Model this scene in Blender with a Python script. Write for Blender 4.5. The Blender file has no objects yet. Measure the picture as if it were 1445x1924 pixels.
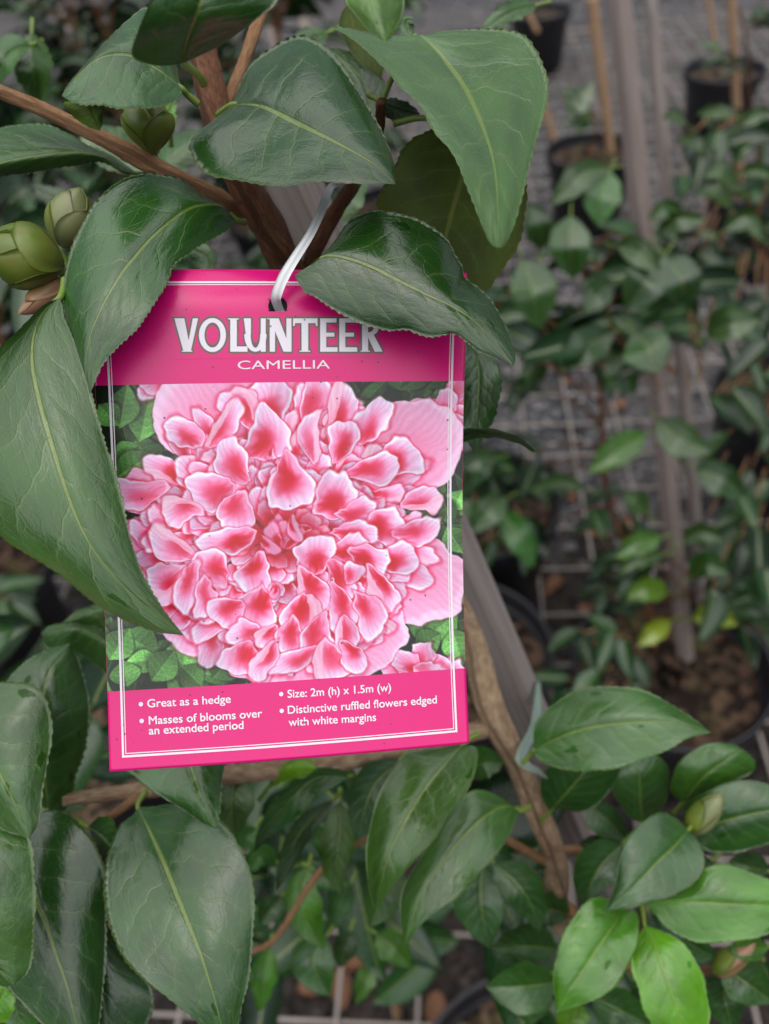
import bpy, math, random
import numpy as np
from mathutils import Vector, Matrix

random.seed(7)
RNG = np.random.default_rng(11)
scene = bpy.context.scene
COL = scene.collection

# ------------------------------------------------------------------ camera
CAM = Vector((0.0, 0.0, 1.35))
PITCH, ROLL = math.radians(45), math.radians(8)
FPX = 1481.0                                    # focal length in photo pixels (1445 x 1924)
fwd = Vector((0, math.cos(PITCH), -math.sin(PITCH)))
r0 = Vector((1, 0, 0)); u0 = Vector((0, math.sin(PITCH), math.cos(PITCH)))
rgt = r0 * math.cos(ROLL) - u0 * math.sin(ROLL)
upv = r0 * math.sin(ROLL) + u0 * math.cos(ROLL)
cam_d = bpy.data.cameras.new('camera')
cam = bpy.data.objects.new('camera', cam_d); COL.objects.link(cam)
cam.matrix_world = Matrix(((rgt.x, upv.x, -fwd.x, CAM.x), (rgt.y, upv.y, -fwd.y, CAM.y),
                           (rgt.z, upv.z, -fwd.z, CAM.z), (0, 0, 0, 1)))
cam_d.sensor_fit = 'VERTICAL'; cam_d.sensor_height = 8.834; cam_d.sensor_width = 6.634
cam_d.lens = 6.8
cam_d.clip_start = 0.01; cam_d.clip_end = 500
cam_d.dof.use_dof = True; cam_d.dof.focus_distance = 0.214; cam_d.dof.aperture_fstop = 2.3
scene.camera = cam

# ------------------------------------------------------------------ world, sun, exposure
SUN_EL, SUN_AZ = math.radians(82), math.radians(200)
w = bpy.data.worlds.new('World'); scene.world = w; w.use_nodes = True
nt = w.node_tree; nt.nodes.clear()
out = nt.nodes.new('ShaderNodeOutputWorld'); bg = nt.nodes.new('ShaderNodeBackground')
sky = nt.nodes.new('ShaderNodeTexSky'); sky.sky_type = 'NISHITA'; sky.sun_disc = False
sky.sun_elevation = SUN_EL; sky.sun_rotation = SUN_AZ
sky.air_density = 1.0; sky.dust_density = 4.0; sky.ozone_density = 1.0
hs = nt.nodes.new('ShaderNodeHueSaturation'); hs.inputs['Saturation'].default_value = 0.40
nt.links.new(sky.outputs[0], hs.inputs['Color']); nt.links.new(hs.outputs[0], bg.inputs[0])
bg.inputs[1].default_value = 0.05
nt.links.new(bg.outputs[0], out.inputs[0])
sun_d = bpy.data.lights.new('sun', 'SUN'); sun_d.energy = 1.5; sun_d.angle = math.radians(118)
sun_d.color = (1.0, 0.99, 0.965)
sun = bpy.data.objects.new('sun', sun_d); COL.objects.link(sun)
sun.location = (0, -2, 6)
sdir = Vector((math.sin(SUN_AZ) * math.cos(SUN_EL), math.cos(SUN_AZ) * math.cos(SUN_EL), math.sin(SUN_EL)))
sun.rotation_euler = (-sdir).to_track_quat('-Z', 'Y').to_euler()
scene.view_settings.view_transform = 'Standard'; scene.view_settings.look = 'None'
scene.view_settings.gamma = 1.0; scene.view_settings.use_curve_mapping = False
scene.view_settings.exposure = 1.06
scene.render.engine = 'CYCLES'; scene.cycles.max_bounces = 5; scene.cycles.diffuse_bounces = 2; scene.cycles.glossy_bounces = 2; scene.cycles.transmission_bounces = 3
scene.render.resolution_x = 769; scene.render.resolution_y = 1024

# ------------------------------------------------------------------ pixel helpers
FW, RT, UP, C0 = (np.array(v) for v in (fwd, rgt, upv, CAM))
def P(px, py, d):
    """photo pixel + distance along the optical axis -> world point(s)"""
    px = np.asarray(px, float); py = np.asarray(py, float); d = np.asarray(d, float)
    x = (px - 722.5) / FPX; y = (962 - py) / FPX
    return C0 + d[..., None] * (FW + x[..., None] * RT + y[..., None] * UP)
def G(px, py, z):
    """photo pixel -> point on the level plane z"""
    q = P(px, py, 1.0) - C0
    return C0 + q * ((z - C0[2]) / q[2])
def depth_of(p): return float(np.dot(np.asarray(p) - C0, FW))
def pix(p):
    q = np.asarray(p) - C0; d = q @ FW
    return 722.5 + FPX * (q @ RT) / d, 962 - FPX * (q @ UP) / d
def lin(c): return tuple((x / 12.92 if x <= 0.04045 else ((x + 0.055) / 1.055) ** 2.4) for x in c)
def rgb(r, g, b): return lin((r / 255, g / 255, b / 255))
def linarr(a): a = np.clip(a, 0, 1); return np.where(a <= 0.04045, a / 12.92, ((a + 0.055) / 1.055) ** 2.4)
def sstep(a, b, x): t = np.clip((x - a) / (b - a), 0, 1); return t * t * (3 - 2 * t)

def resample(pts, n, lo=0.0, hi=1.0):
    pts = np.asarray(pts, float)
    if len(pts) == 2:
        t = np.linspace(lo, hi, n)[:, None]; return pts[0] * (1 - t) + pts[1] * t
    P_ = np.vstack([2 * pts[0] - pts[1], pts, 2 * pts[-1] - pts[-2]]); dense = []
    for i in range(1, len(P_) - 2):
        a, b, c, d = P_[i - 1:i + 3]
        for t in np.linspace(0, 1, 14, endpoint=False):
            dense.append(0.5 * (2 * b + (c - a) * t + (2 * a - 5 * b + 4 * c - d) * t * t + (3 * b - a - 3 * c + d) * t ** 3))
    dense.append(pts[-1]); dense = np.array(dense)
    s = np.concatenate([[0], np.cumsum(np.linalg.norm(np.diff(dense[:, :2] if dense.shape[1] != 3 else dense, axis=0), axis=1))])
    q = np.linspace(lo, hi, n) * s[-1]
    return np.stack([np.interp(q, s, dense[:, k]) for k in range(dense.shape[1])], 1)

# ------------------------------------------------------------------ lettering outlines (made while the scene is empty)
GLYPH = {}
for s_, b_ in (('CAMELLIA', .0), ('Great as a hedge', .0), ('Masses of blooms over', .0), ('an extended period', .0),
               ('Size: 2m (h) x 1.5m (w)', .0), ('Distinctive ruffled flowers edged', .0), ('with white margins', .0)):
    cu = bpy.data.curves.new('t', 'FONT'); cu.body = s_; cu.size = 1; cu.offset = b_; cu.resolution_u = 4
    o = bpy.data.objects.new('t', cu); COL.objects.link(o); dg = bpy.context.evaluated_depsgraph_get(); dg.update()
    m = o.evaluated_get(dg).to_mesh(); GLYPH[s_] = (np.array([v.co[:] for v in m.vertices]), [tuple(p.vertices) for p in m.polygons])
    o.evaluated_get(dg).to_mesh_clear(); bpy.data.objects.remove(o); bpy.data.curves.remove(cu)

# ------------------------------------------------------------------ object helpers
def link(name, me, parent=None, mats=(), color=None):
    for m in mats: me.materials.append(m)
    o = bpy.data.objects.new(name, me); COL.objects.link(o)
    if parent: o.parent = parent
    if color is not None: o.color = (*color, 1) if len(color) == 3 else color
    return o
def thing(name, label, cat, loc=(0, 0, 0), group=None):
    o = bpy.data.objects.new(name, None); COL.objects.link(o); o.location = loc; o.empty_display_size = 0.02
    o['label'] = label; o['category'] = cat
    if group: o['group'] = group
    return o
def tag(o, label, cat, group=None):
    o['label'] = label; o['category'] = cat
    if group: o['group'] = group
    return o
def mesh(name, V, F, org=None, smooth=True, uv=None):
    V = np.asarray(V, float)
    if org is not None: V = V - np.asarray(org)
    me = bpy.data.meshes.new(name); me.from_pydata(V.tolist(), [], [tuple(int(i) for i in f) for f in F]); me.update()
    if smooth: me.polygons.foreach_set('use_smooth', [True] * len(me.polygons))
    if uv is not None:
        l = me.uv_layers.new(name='UVMap'); idx = np.zeros(len(me.loops), int); me.loops.foreach_get('vertex_index', idx)
        l.data.foreach_set('uv', np.asarray(uv, float)[idx].ravel())
    return me
def gridfaces(nr, nc, off=0, wrap=False):
    F = []
    for i in range(nr - 1):
        for j in range(nc if wrap else nc - 1):
            k = (j + 1) % nc
            F.append((off + i * nc + j, off + i * nc + k, off + (i + 1) * nc + k, off + (i + 1) * nc + j))
    return F
def tube_mesh(name, pts, rad, nseg=10, org=None, bump=0.0, caps=True, res=None, knots=()):
    """world points + radii -> tapered tube"""
    pts = np.asarray(pts, float); A = np.hstack([pts, np.asarray(rad, float)[:, None]])
    n = res or max(len(pts) * 5, 4)
    if len(pts) > 2:
        A = resample(np.hstack([A[:, :3], A[:, 3:]]), n) if False else _rs4(A, n)
    c = A[:, :3]; r = A[:, 3]; n = len(c)
    tan = np.gradient(c, axis=0); tan /= np.linalg.norm(tan, axis=1)[:, None] + 1e-12
    ref = np.array([0.31, 0.2, 0.93]); V = []; uv = []; s = 0
    for i in range(n):
        a = np.cross(tan[i], ref); a /= np.linalg.norm(a) + 1e-12; b = np.cross(tan[i], a)
        if i: s += np.linalg.norm(c[i] - c[i - 1])
        for j in range(nseg):
            t = 2 * math.pi * j / nseg
            rr = r[i] * (1 + bump * (math.sin(3 * t + i * .37) * .4 + (RNG.random() - .5)))
            for kt, ka, kw in knots:
                rr += r[i] * ka * math.exp(-((i / (n - 1) - kt) / kw) ** 2)
            V.append(c[i] + rr * (a * math.cos(t) + b * math.sin(t))); uv.append((j / nseg, s))
    F = gridfaces(n, nseg, 0, True)
    if caps: F.append(tuple(range(nseg))[::-1]); F.append(tuple((n - 1) * nseg + k for k in range(nseg)))
    return mesh(name, V, F, org, True, uv)
def _rs4(A, n):
    P_ = np.vstack([2 * A[0] - A[1], A, 2 * A[-1] - A[-2]]); dense = []
    for i in range(1, len(P_) - 2):
        a, b, c, d = P_[i - 1:i + 3]
        for t in np.linspace(0, 1, 12, endpoint=False):
            dense.append(0.5 * (2 * b + (c - a) * t + (2 * a - 5 * b + 4 * c - d) * t * t + (3 * b - a - 3 * c + d) * t ** 3))
    dense.append(A[-1]); dense = np.array(dense)
    s = np.concatenate([[0], np.cumsum(np.linalg.norm(np.diff(dense[:, :3], axis=0), axis=1))]); q = np.linspace(0, s[-1], n)
    return np.stack([np.interp(q, s, dense[:, k]) for k in range(4)], 1)
def lathe_mesh(name, prof, nseg=40, cx=0, cy=0):
    V = []; n = len(prof)
    for (r, z) in prof:
        for j in range(nseg):
            t = 2 * math.pi * j / nseg; V.append((cx + r * math.cos(t), cy + r * math.sin(t), z))
    return mesh(name, V, gridfaces(n, nseg, 0, True))

# ------------------------------------------------------------------ materials
class NB:
    def __init__(s, name):
        s.m = bpy.data.materials.new(name); s.m.use_nodes = True; s.t = s.m.node_tree; s.t.nodes.clear()
        s.out = s.t.nodes.new('ShaderNodeOutputMaterial')
    def n(s, typ, **kw):
        o = s.t.nodes.new(typ)
        for k, v in kw.items(): setattr(o, k, v)
        return o
    def put(s, sock, v):
        if hasattr(v, 'is_output') or isinstance(v, bpy.types.NodeSocket): s.t.links.new(v, sock)
        else: sock.default_value = v
    def ma(s, op, a, b=None, c=None, clamp=False):
        o = s.n('ShaderNodeMath', operation=op); o.use_clamp = clamp
        for i, v in enumerate((a, b, c)):
            if v is not None: s.put(o.inputs[i], v)
        return o.outputs[0]
    def ss(s, lo, hi, x):
        o = s.n('ShaderNodeMapRange', interpolation_type='SMOOTHSTEP')
        s.put(o.inputs['Value'], x); s.put(o.inputs['From Min'], lo); s.put(o.inputs['From Max'], hi); return o.outputs[0]
    def mr(s, x, a, b, c, d):
        o = s.n('ShaderNodeMapRange'); s.put(o.inputs[0], x)
        for i, v in enumerate((a, b, c, d)): s.put(o.inputs[i + 1], v)
        return o.outputs[0]
    def mix(s, f, a, b, mode='MIX'):
        o = s.n('ShaderNodeMix', data_type='RGBA', blend_type=mode); s.put(o.inputs[0], f)
        for k, v in ((6, a), (7, b)):
            if isinstance(v, tuple): v = (*v, 1) if len(v) == 3 else v
            s.put(o.inputs[k], v)
        return o.outputs[2]
    def noise(s, vec, scale, detail=3, rough=.55):
        o = s.n('ShaderNodeTexNoise'); s.put(o.inputs['Vector'], vec); s.put(o.inputs['Scale'], scale)
        o.inputs['Detail'].default_value = detail; o.inputs['Roughness'].default_value = rough; return o.outputs[0]
    def vor(s, vec, scale, feat='F1', rnd=1.0):
        o = s.n('ShaderNodeTexVoronoi', feature=feat); s.put(o.inputs['Vector'], vec); s.put(o.inputs['Scale'], scale)
        o.inputs['Randomness'].default_value = rnd; return o
    def comb(s, x, y, z):
        o = s.n('ShaderNodeCombineXYZ'); s.put(o.inputs[0], x); s.put(o.inputs[1], y); s.put(o.inputs[2], z); return o.outputs[0]
    def mapping(s, vec, scale=(1, 1, 1), loc=(0, 0, 0)):
        o = s.n('ShaderNodeMapping'); s.put(o.inputs[0], vec); o.inputs['Scale'].default_value = scale; o.inputs['Location'].default_value = loc; return o.outputs[0]
    def bump(s, h, strength, dist):
        o = s.n('ShaderNodeBump'); s.put(o.inputs['Height'], h); o.inputs['Strength'].default_value = strength
        o.inputs['Distance'].default_value = dist; return o.outputs[0]
    def bsdf(s, col, rough=.5, spec=.5, normal=None, **kw):
        o = s.n('ShaderNodeBsdfPrincipled')
        s.put(o.inputs['Base Color'], (*col, 1) if isinstance(col, tuple) and len(col) == 3 else col)
        s.put(o.inputs['Roughness'], rough); s.put(o.inputs['Specular IOR Level'], spec)
        if normal is not None: s.put(o.inputs['Normal'], normal)
        for k, v in kw.items(): s.put(o.inputs[k.replace('_', ' ')], v)
        return o.outputs[0]
    def done(s, sh): s.t.links.new(sh, s.out.inputs[0]); return s.m
    def coord(s, k): return s.n('ShaderNodeTexCoord').outputs[k]

def leaf_material(name, under=False):
    b = NB(name)
    uv = b.n('ShaderNodeSeparateXYZ'); b.put(uv.inputs[0], b.coord('UV'))
    oi = b.n('ShaderNodeObjectInfo'); rnd = oi.outputs['Random']; oc = oi.outputs['Color']
    u = b.ma('MULTIPLY', b.ma('SUBTRACT', uv.outputs[0], .5), 2.0); au = b.ma('ABSOLUTE', u); v = uv.outputs[1]
    met = b.comb(b.ma('MULTIPLY', u, .52), b.ma('MULTIPLY', v, 1.15), b.ma('MULTIPLY', rnd, 47.0))
    warp = b.ma('SUBTRACT', b.noise(met, 4.0, 2), .5)
    s = b.ma('ADD', b.ma('SUBTRACT', b.ma('MULTIPLY', v, 7.5), b.ma('MULTIPLY', au, 1.8)),
             b.ma('ADD', b.ma('MULTIPLY', b.ma('GREATER_THAN', u, 0.0), .43), b.ma('MULTIPLY', warp, 1.0)))
    tri = b.ma('MULTIPLY', b.ma('ABSOLUTE', b.ma('SUBTRACT', b.ma('FRACT', s), .5)), 2.0)
    fade = b.ma('SUBTRACT', 1.0, b.ss(.62, .92, au))
    vein = b.ma('MULTIPLY', b.ss(.90, .985, tri), fade)
    soft = b.ma('MULTIPLY', b.ss(.35, 1.0, tri), fade)
    wmet = b.n('ShaderNodeVectorMath', operation='ADD'); b.put(wmet.inputs[0], met)
    b.put(wmet.inputs[1], b.comb(b.ma('MULTIPLY', warp, .12), b.ma('MULTIPLY', warp, .08), 0.0))
    ret = b.ma('SUBTRACT', 1.0, b.ss(0.0, .05, b.vor(wmet.outputs[0], 11, 'DISTANCE_TO_EDGE').outputs['Distance']))
    fine = b.ma('SUBTRACT', 1.0, b.ss(0.0, .12, b.vor(wmet.outputs[0], 46, 'DISTANCE_TO_EDGE').outputs['Distance']))
    mw = b.ma('ADD', .018, b.ma('MULTIPLY', b.ma('SUBTRACT', 1.0, v), .045))
    mid = b.ma('SUBTRACT', 1.0, b.ss(b.ma('MULTIPLY', mw, .45), mw, au))
    edge = b.ss(.955, .99, au)
    big = b.noise(met, 2.6, 2)
    oc = b.mix(1.0, oc, (.86, 1.16, .36), 'MULTIPLY')
    col = b.mix(1.0, oc, b.comb(*(b.mr(big, .3, .7, .72, 1.28),) * 3), 'MULTIPLY')
    col = b.mix(b.ma('MULTIPLY', soft, .10), col, b.mix(.5, oc, (.14, .22, .06)))
    col = b.mix(b.ma('ADD', b.ma('MULTIPLY', vein, .20 if not under else .14), b.ma('MULTIPLY', ret, .07), clamp=True), col, (.13, .20, .065))
    col = b.mix(b.ma('MULTIPLY', edge, .28), col, (.17, .17, .04))
    # wet spots with their own shape, and dust
    sp = b.vor(wmet.outputs[0], 4.6)
    sep = b.n('ShaderNodeSeparateColor'); b.put(sep.inputs[0], sp.outputs['Color'])
    spn = b.noise(met, 18, 2)
    size = b.ma('MULTIPLY', b.ss(.50, 1.0, sep.outputs[0]), .22)
    spot = b.ma('MULTIPLY', b.ss(0.0, .02, b.ma('SUBTRACT', b.ma('MULTIPLY', size, b.mr(spn, .3, .7, .45, 1.35)), sp.outputs['Distance'])), 0.0 if under else 1.0)
    col = b.mix(b.ma('MULTIPLY', spot, .8), col, b.mix(1.0, oc, (.45, .62, .25), 'MULTIPLY'))
    dv = b.vor(met, 85); dsep = b.n('ShaderNodeSeparateColor'); b.put(dsep.inputs[0], dv.outputs['Color'])
    dust = b.ma('MULTIPLY', b.ss(.0, .05, b.ma('SUBTRACT', b.ma('MULTIPLY', b.ss(.72, 1.0, dsep.outputs[1]), .22), dv.outputs['Distance'])), .5)
    col = b.mix(b.ma('MULTIPLY', dust, .5), col, (.30, .33, .26))
    col = b.mix(b.ma('MULTIPLY', mid, .75 if not under else .5), col, b.mix(.35, (.22, .29, .05), oc) if not under else (.16, .18, .04))
    if under:
        sc = b.noise(met, 9, 3)
        col = b.mix(b.ma('MULTIPLY', b.ss(.70, .74, sc), .7), col, (.12, .05, .02))
    rough = b.ma('SUBTRACT', b.ma('ADD', .11 if not under else .55, b.ma('MULTIPLY', b.noise(met, 7, 4), .20)), b.ma('MULTIPLY', spot, .30), clamp=True)
    rough = b.ma('ADD', rough, b.ma('MULTIPLY', dust, .3))
    h = b.ma('ADD', b.ma('MULTIPLY', b.noise(met, 6, 2), .7), b.ma('MULTIPLY', b.noise(met, 42, 2), .07))
    sgn = 1.0 if under else -1.0
    h = b.ma('ADD', h, b.ma('MULTIPLY', b.ma('ADD', b.ma('MULTIPLY', vein, .10), b.ma('ADD', b.ma('MULTIPLY', mid, .30), b.ma('ADD', b.ma('MULTIPLY', soft, .15), b.ma('ADD', b.ma('MULTIPLY', ret, .05), b.ma('MULTIPLY', fine, .025))))), sgn))
    h = b.ma('ADD', h, b.ma('MULTIPLY', spot, .10))
    nrm = b.bump(h, .5, .0010)
    p = b.bsdf(col, rough, b.ma('SUBTRACT', .78, b.ma('MULTIPLY', spot, .55)) if not under else .3, nrm, IOR=1.5)
    tr = b.n('ShaderNodeBsdfTranslucent'); b.put(tr.inputs[0], b.mix(1.0, col, (1.5, 1.9, .35), 'MULTIPLY'))
    mx = b.n('ShaderNodeMixShader'); mx.inputs[0].default_value = .14 if not under else .2
    b.put(mx.inputs[1], p); b.put(mx.inputs[2], tr.outputs[0])
    return b.done(mx.outputs[0])
M_TOP = leaf_material('leaf_upper_side'); M_UND = leaf_material('leaf_lower_side', True)

def simple_leaf_mat():
    b = NB('far_leaf'); oi = b.n('ShaderNodeObjectInfo'); oc = oi.outputs['Color']
    uv = b.n('ShaderNodeSeparateXYZ'); b.put(uv.inputs[0], b.coord('UV'))
    au = b.ma('ABSOLUTE', b.ma('SUBTRACT', uv.outputs[0], .5))
    mid = b.ma('SUBTRACT', 1.0, b.ss(.012, .03, au))
    nz = b.noise(b.coord('Object'), 40, 2)
    oc = b.mix(1.0, oc, (.72, 1.08, .5), 'MULTIPLY')
    col = b.mix(1.0, oc, b.comb(*(b.mr(nz, .3, .7, .75, 1.25),) * 3), 'MULTIPLY')
    col = b.mix(b.ma('MULTIPLY', mid, .7), col, (.2, .27, .06))
    p = b.bsdf(col, b.mr(nz, .3, .7, .2, .36), .65, b.bump(nz, .3, .001))
    tr = b.n('ShaderNodeBsdfTranslucent'); b.put(tr.inputs[0], b.mix(1.0, col, (1.5, 1.9, .35), 'MULTIPLY'))
    mx = b.n('ShaderNodeMixShader'); mx.inputs[0].default_value = .13; b.put(mx.inputs[1], p); b.put(mx.inputs[2], tr.outputs[0])
    return b.done(mx.outputs[0])
M_FAR = simple_leaf_mat()

def bark_mat(name, c1, c2, c3, sc=1.0):
    b = NB(name); uv = b.n('ShaderNodeSeparateXYZ'); b.put(uv.inputs[0], b.coord('UV'))
    an = b.ma('MULTIPLY', uv.outputs[0], 2 * math.pi)
    vec = b.comb(b.ma('COSINE', an), b.ma('SINE', an), b.ma('MULTIPLY', uv.outputs[1], 90.0 * sc))
    n1 = b.noise(vec, 2.2, 5, .65); n2 = b.noise(b.mapping(vec, (3, 3, .7)), 3.0, 4, .6); n3 = b.noise(vec, .7, 2)
    col = b.mix(b.ss(.35, .65, n1), c1, c2); col = b.mix(b.ma('MULTIPLY', b.ss(.55, .7, n2), .8), col, c3)
    col = b.mix(b.ma('MULTIPLY', b.ss(.5, .7, n3), .4), col, c3)
    h = b.ma('ADD', n1, n2)
    return b.done(b.bsdf(col, .7, .25, b.bump(h, 1.0, .0022)))
M_BARK = bark_mat('brown_bark', (.10, .038, .018), (.20, .085, .04), (.30, .17, .09))
M_TAN = bark_mat('tan_bark', (.34, .22, .135), (.55, .40, .26), (.22, .12, .07))
M_TWIG = bark_mat('twig_bark', (.34, .16, .075), (.52, .30, .155), (.42, .28, .17))
def plain(name, col, rough=.5, spec=.4, nscale=30, amt=.25, bump=.2, bd=.001, **kw):
    b = NB(name); nz = b.noise(b.coord('Object'), nscale, 4)
    c = b.mix(1.0, (*col, 1), b.comb(*(b.mr(nz, .25, .75, 1 - amt, 1 + amt),) * 3), 'MULTIPLY')
    return b.done(b.bsdf(c, rough, spec, b.bump(nz, bump, bd), **kw))
M_PET = plain('green_petiole', (.13, .20, .03), .45, nscale=120)
def wood_mat(name, c1, c2, c3):
    b = NB(name); o = b.coord('Object')
    n1 = b.noise(b.mapping(o, (240, 240, 7)), 1.0, 5, .6); n2 = b.noise(b.mapping(o, (60, 60, 3)), 1.0, 3)
    n3 = b.noise(b.mapping(o, (500, 500, 10)), 1.0, 2)
    c = b.mix(b.ss(.3, .7, n1), c1, c2); c = b.mix(b.ma('MULTIPLY', b.ss(.52, .75, n2), .7), c, c3)
    c = b.mix(b.ma('MULTIPLY', b.ss(.66, .72, n1), .8), c, tuple(x * .3 for x in c1))
    return b.done(b.bsdf(c, .8, .2, b.bump(b.ma('ADD', n1, n3), .7, .0012)))
M_WOOD = wood_mat('weathered_grey_wood', (.15, .125, .115), (.25, .22, .21), (.10, .08, .072))
M_WOOD2 = wood_mat('dry_grey_wood', (.19, .15, .135), (.31, .255, .235), (.13, .10, .09))
M_WOODP = wood_mat('pale_wood', (.46, .37, .34), (.60, .50, .46), (.36, .28, .25))
M_BAMB = wood_mat('tan_stake_wood', (.33, .20, .12), (.44, .29, .18), (.25, .15, .085))
M_POT = plain('black_plastic', (.012, .012, .016), .42, .5, 60, .3, .15)
def soil_mat():
    b = NB('potting_soil'); o = b.coord('Object'); v = b.vor(o, 55); n = b.noise(o, 14, 4)
    s = b.n('ShaderNodeSeparateColor'); b.put(s.inputs[0], v.outputs['Color'])
    c = b.mix(b.ss(.4, .95, s.outputs[0]), (.015, .010, .007), (.10, .06, .04)); c = b.mix(b.ss(.5, .7, n), c, (.09, .075, .03))
    return b.done(b.bsdf(c, .85, .2, b.bump(b.ma('ADD', v.outputs['Distance'], n), 1.0, .008)))
M_SOIL = soil_mat()
def ground_mat():
    b = NB('dark_gravel'); o = b.coord('Object'); v = b.vor(o, 75); v2 = b.vor(o, 160); n = b.noise(o, 1.6, 4)
    s = b.n('ShaderNodeSeparateColor'); b.put(s.inputs[0], v.outputs['Color'])
    c = b.mix(s.outputs[0], (.012, .012, .014), (.10, .098, .105)); c = b.mix(b.ss(.80, .97, s.outputs[1]), c, (.30, .29, .30))
    n4 = b.noise(o, 7, 4)
    c = b.mix(b.ma('MULTIPLY', b.ss(.45, .62, n), .5), c, (.15, .135, .13)); c = b.mix(b.ma('MULTIPLY', b.ss(.58, .7, n4), .4), c, (.09, .06, .045))
    so = b.n('ShaderNodeSeparateXYZ'); b.put(so.inputs[0], o)
    bed = b.ss(1.55, 1.15, b.ma('ADD', so.outputs[1], b.ma('MULTIPLY', n, .35)))   # ground colour darker where the pots stand, gravel aisle beyond
    c = b.mix(b.ma('MULTIPLY', bed, .9), c, b.mix(s.outputs[2], (.008, .007, .007), (.045, .035, .03)))
    return b.done(b.bsdf(c, .8, .12, b.bump(b.ma('ADD', v.outputs['Distance'], b.ma('MULTIPLY', v2.outputs['Distance'], .4)), 1.0, .012)))
M_GROUND = ground_mat()
M_CHIP = plain('gravel_stone', (.13, .13, .138), .7, .2, 25, .9)
M_WIRE = plain('galvanised_wire', (.26, .23, .21), .5, .5, 30, .35)
M_DEAD = plain('dead_leaf', (.15, .075, .042), .7, .2, 90, .5)
M_TIE = plain('white_plastic', (.74, .75, .77), .65, .2, 90, .08, .3, .0004)
M_GTIE = plain('grey_green_plastic', (.24, .32, .28), .45, .4, 90, .12)
M_CLEAR = plain('milky_plastic', (.20, .20, .18), .3, .5, 150, .35, .5)
def bud_mat(name, c1, c2, c3):
    b = NB(name); o = b.coord('Object'); n = b.noise(o, 170, 3); n2 = b.noise(o, 60, 2)
    c = b.mix(b.ss(.35, .65, n2), c1, c2); c = b.mix(b.ma('MULTIPLY', b.ss(.55, .75, n), .35), c, c3)
    return b.done(b.bsdf(c, .38, .5, b.bump(n, .25, .0006)))
M_BUD = bud_mat('bud_green', (.085, .13, .012), (.14, .18, .025), (.20, .10, .03))
M_BUD2 = bud_mat('bud_grey_green', (.11, .14, .045), (.18, .20, .085), (.20, .13, .07))
M_BUD3 = bud_mat('bud_pinkish', (.20, .13, .05), (.28, .15, .09), (.16, .18, .05))
def print_mat():
    b = NB('glossy_print'); a = b.n('ShaderNodeVertexColor'); a.layer_name = 'ink'; o = b.coord('UV')
    sv = b.vor(o, 58); ss_ = b.n('ShaderNodeSeparateColor'); b.put(ss_.inputs[0], sv.outputs['Color'])
    spk = b.ss(0.0, .02, b.ma('SUBTRACT', b.ma('MULTIPLY', b.ss(.62, 1.0, ss_.outputs[0]), .15), sv.outputs['Distance']))
    c = b.mix(b.ma('MULTIPLY', spk, .8), b.mix(1.0, a.outputs[0], (.84, .84, .84), 'MULTIPLY'), (.05, .03, .03))
    n = b.noise(o, 260, 2); n2 = b.noise(o, 5, 2)
    rv = b.vor(o, 16); dr = b.ss(.04, .02, b.ma('ABSOLUTE', b.ma('SUBTRACT', rv.outputs['Distance'], .2)))
    h = b.ma('ADD', b.ma('MULTIPLY', n, .25), b.ma('MULTIPLY', n2, .8))
    return b.done(b.bsdf(c, b.ma('ADD', .18, b.ma('MULTIPLY', n2, .2)), .45, b.bump(h, .16, .0008)))
M_PRINT = print_mat()

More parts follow.
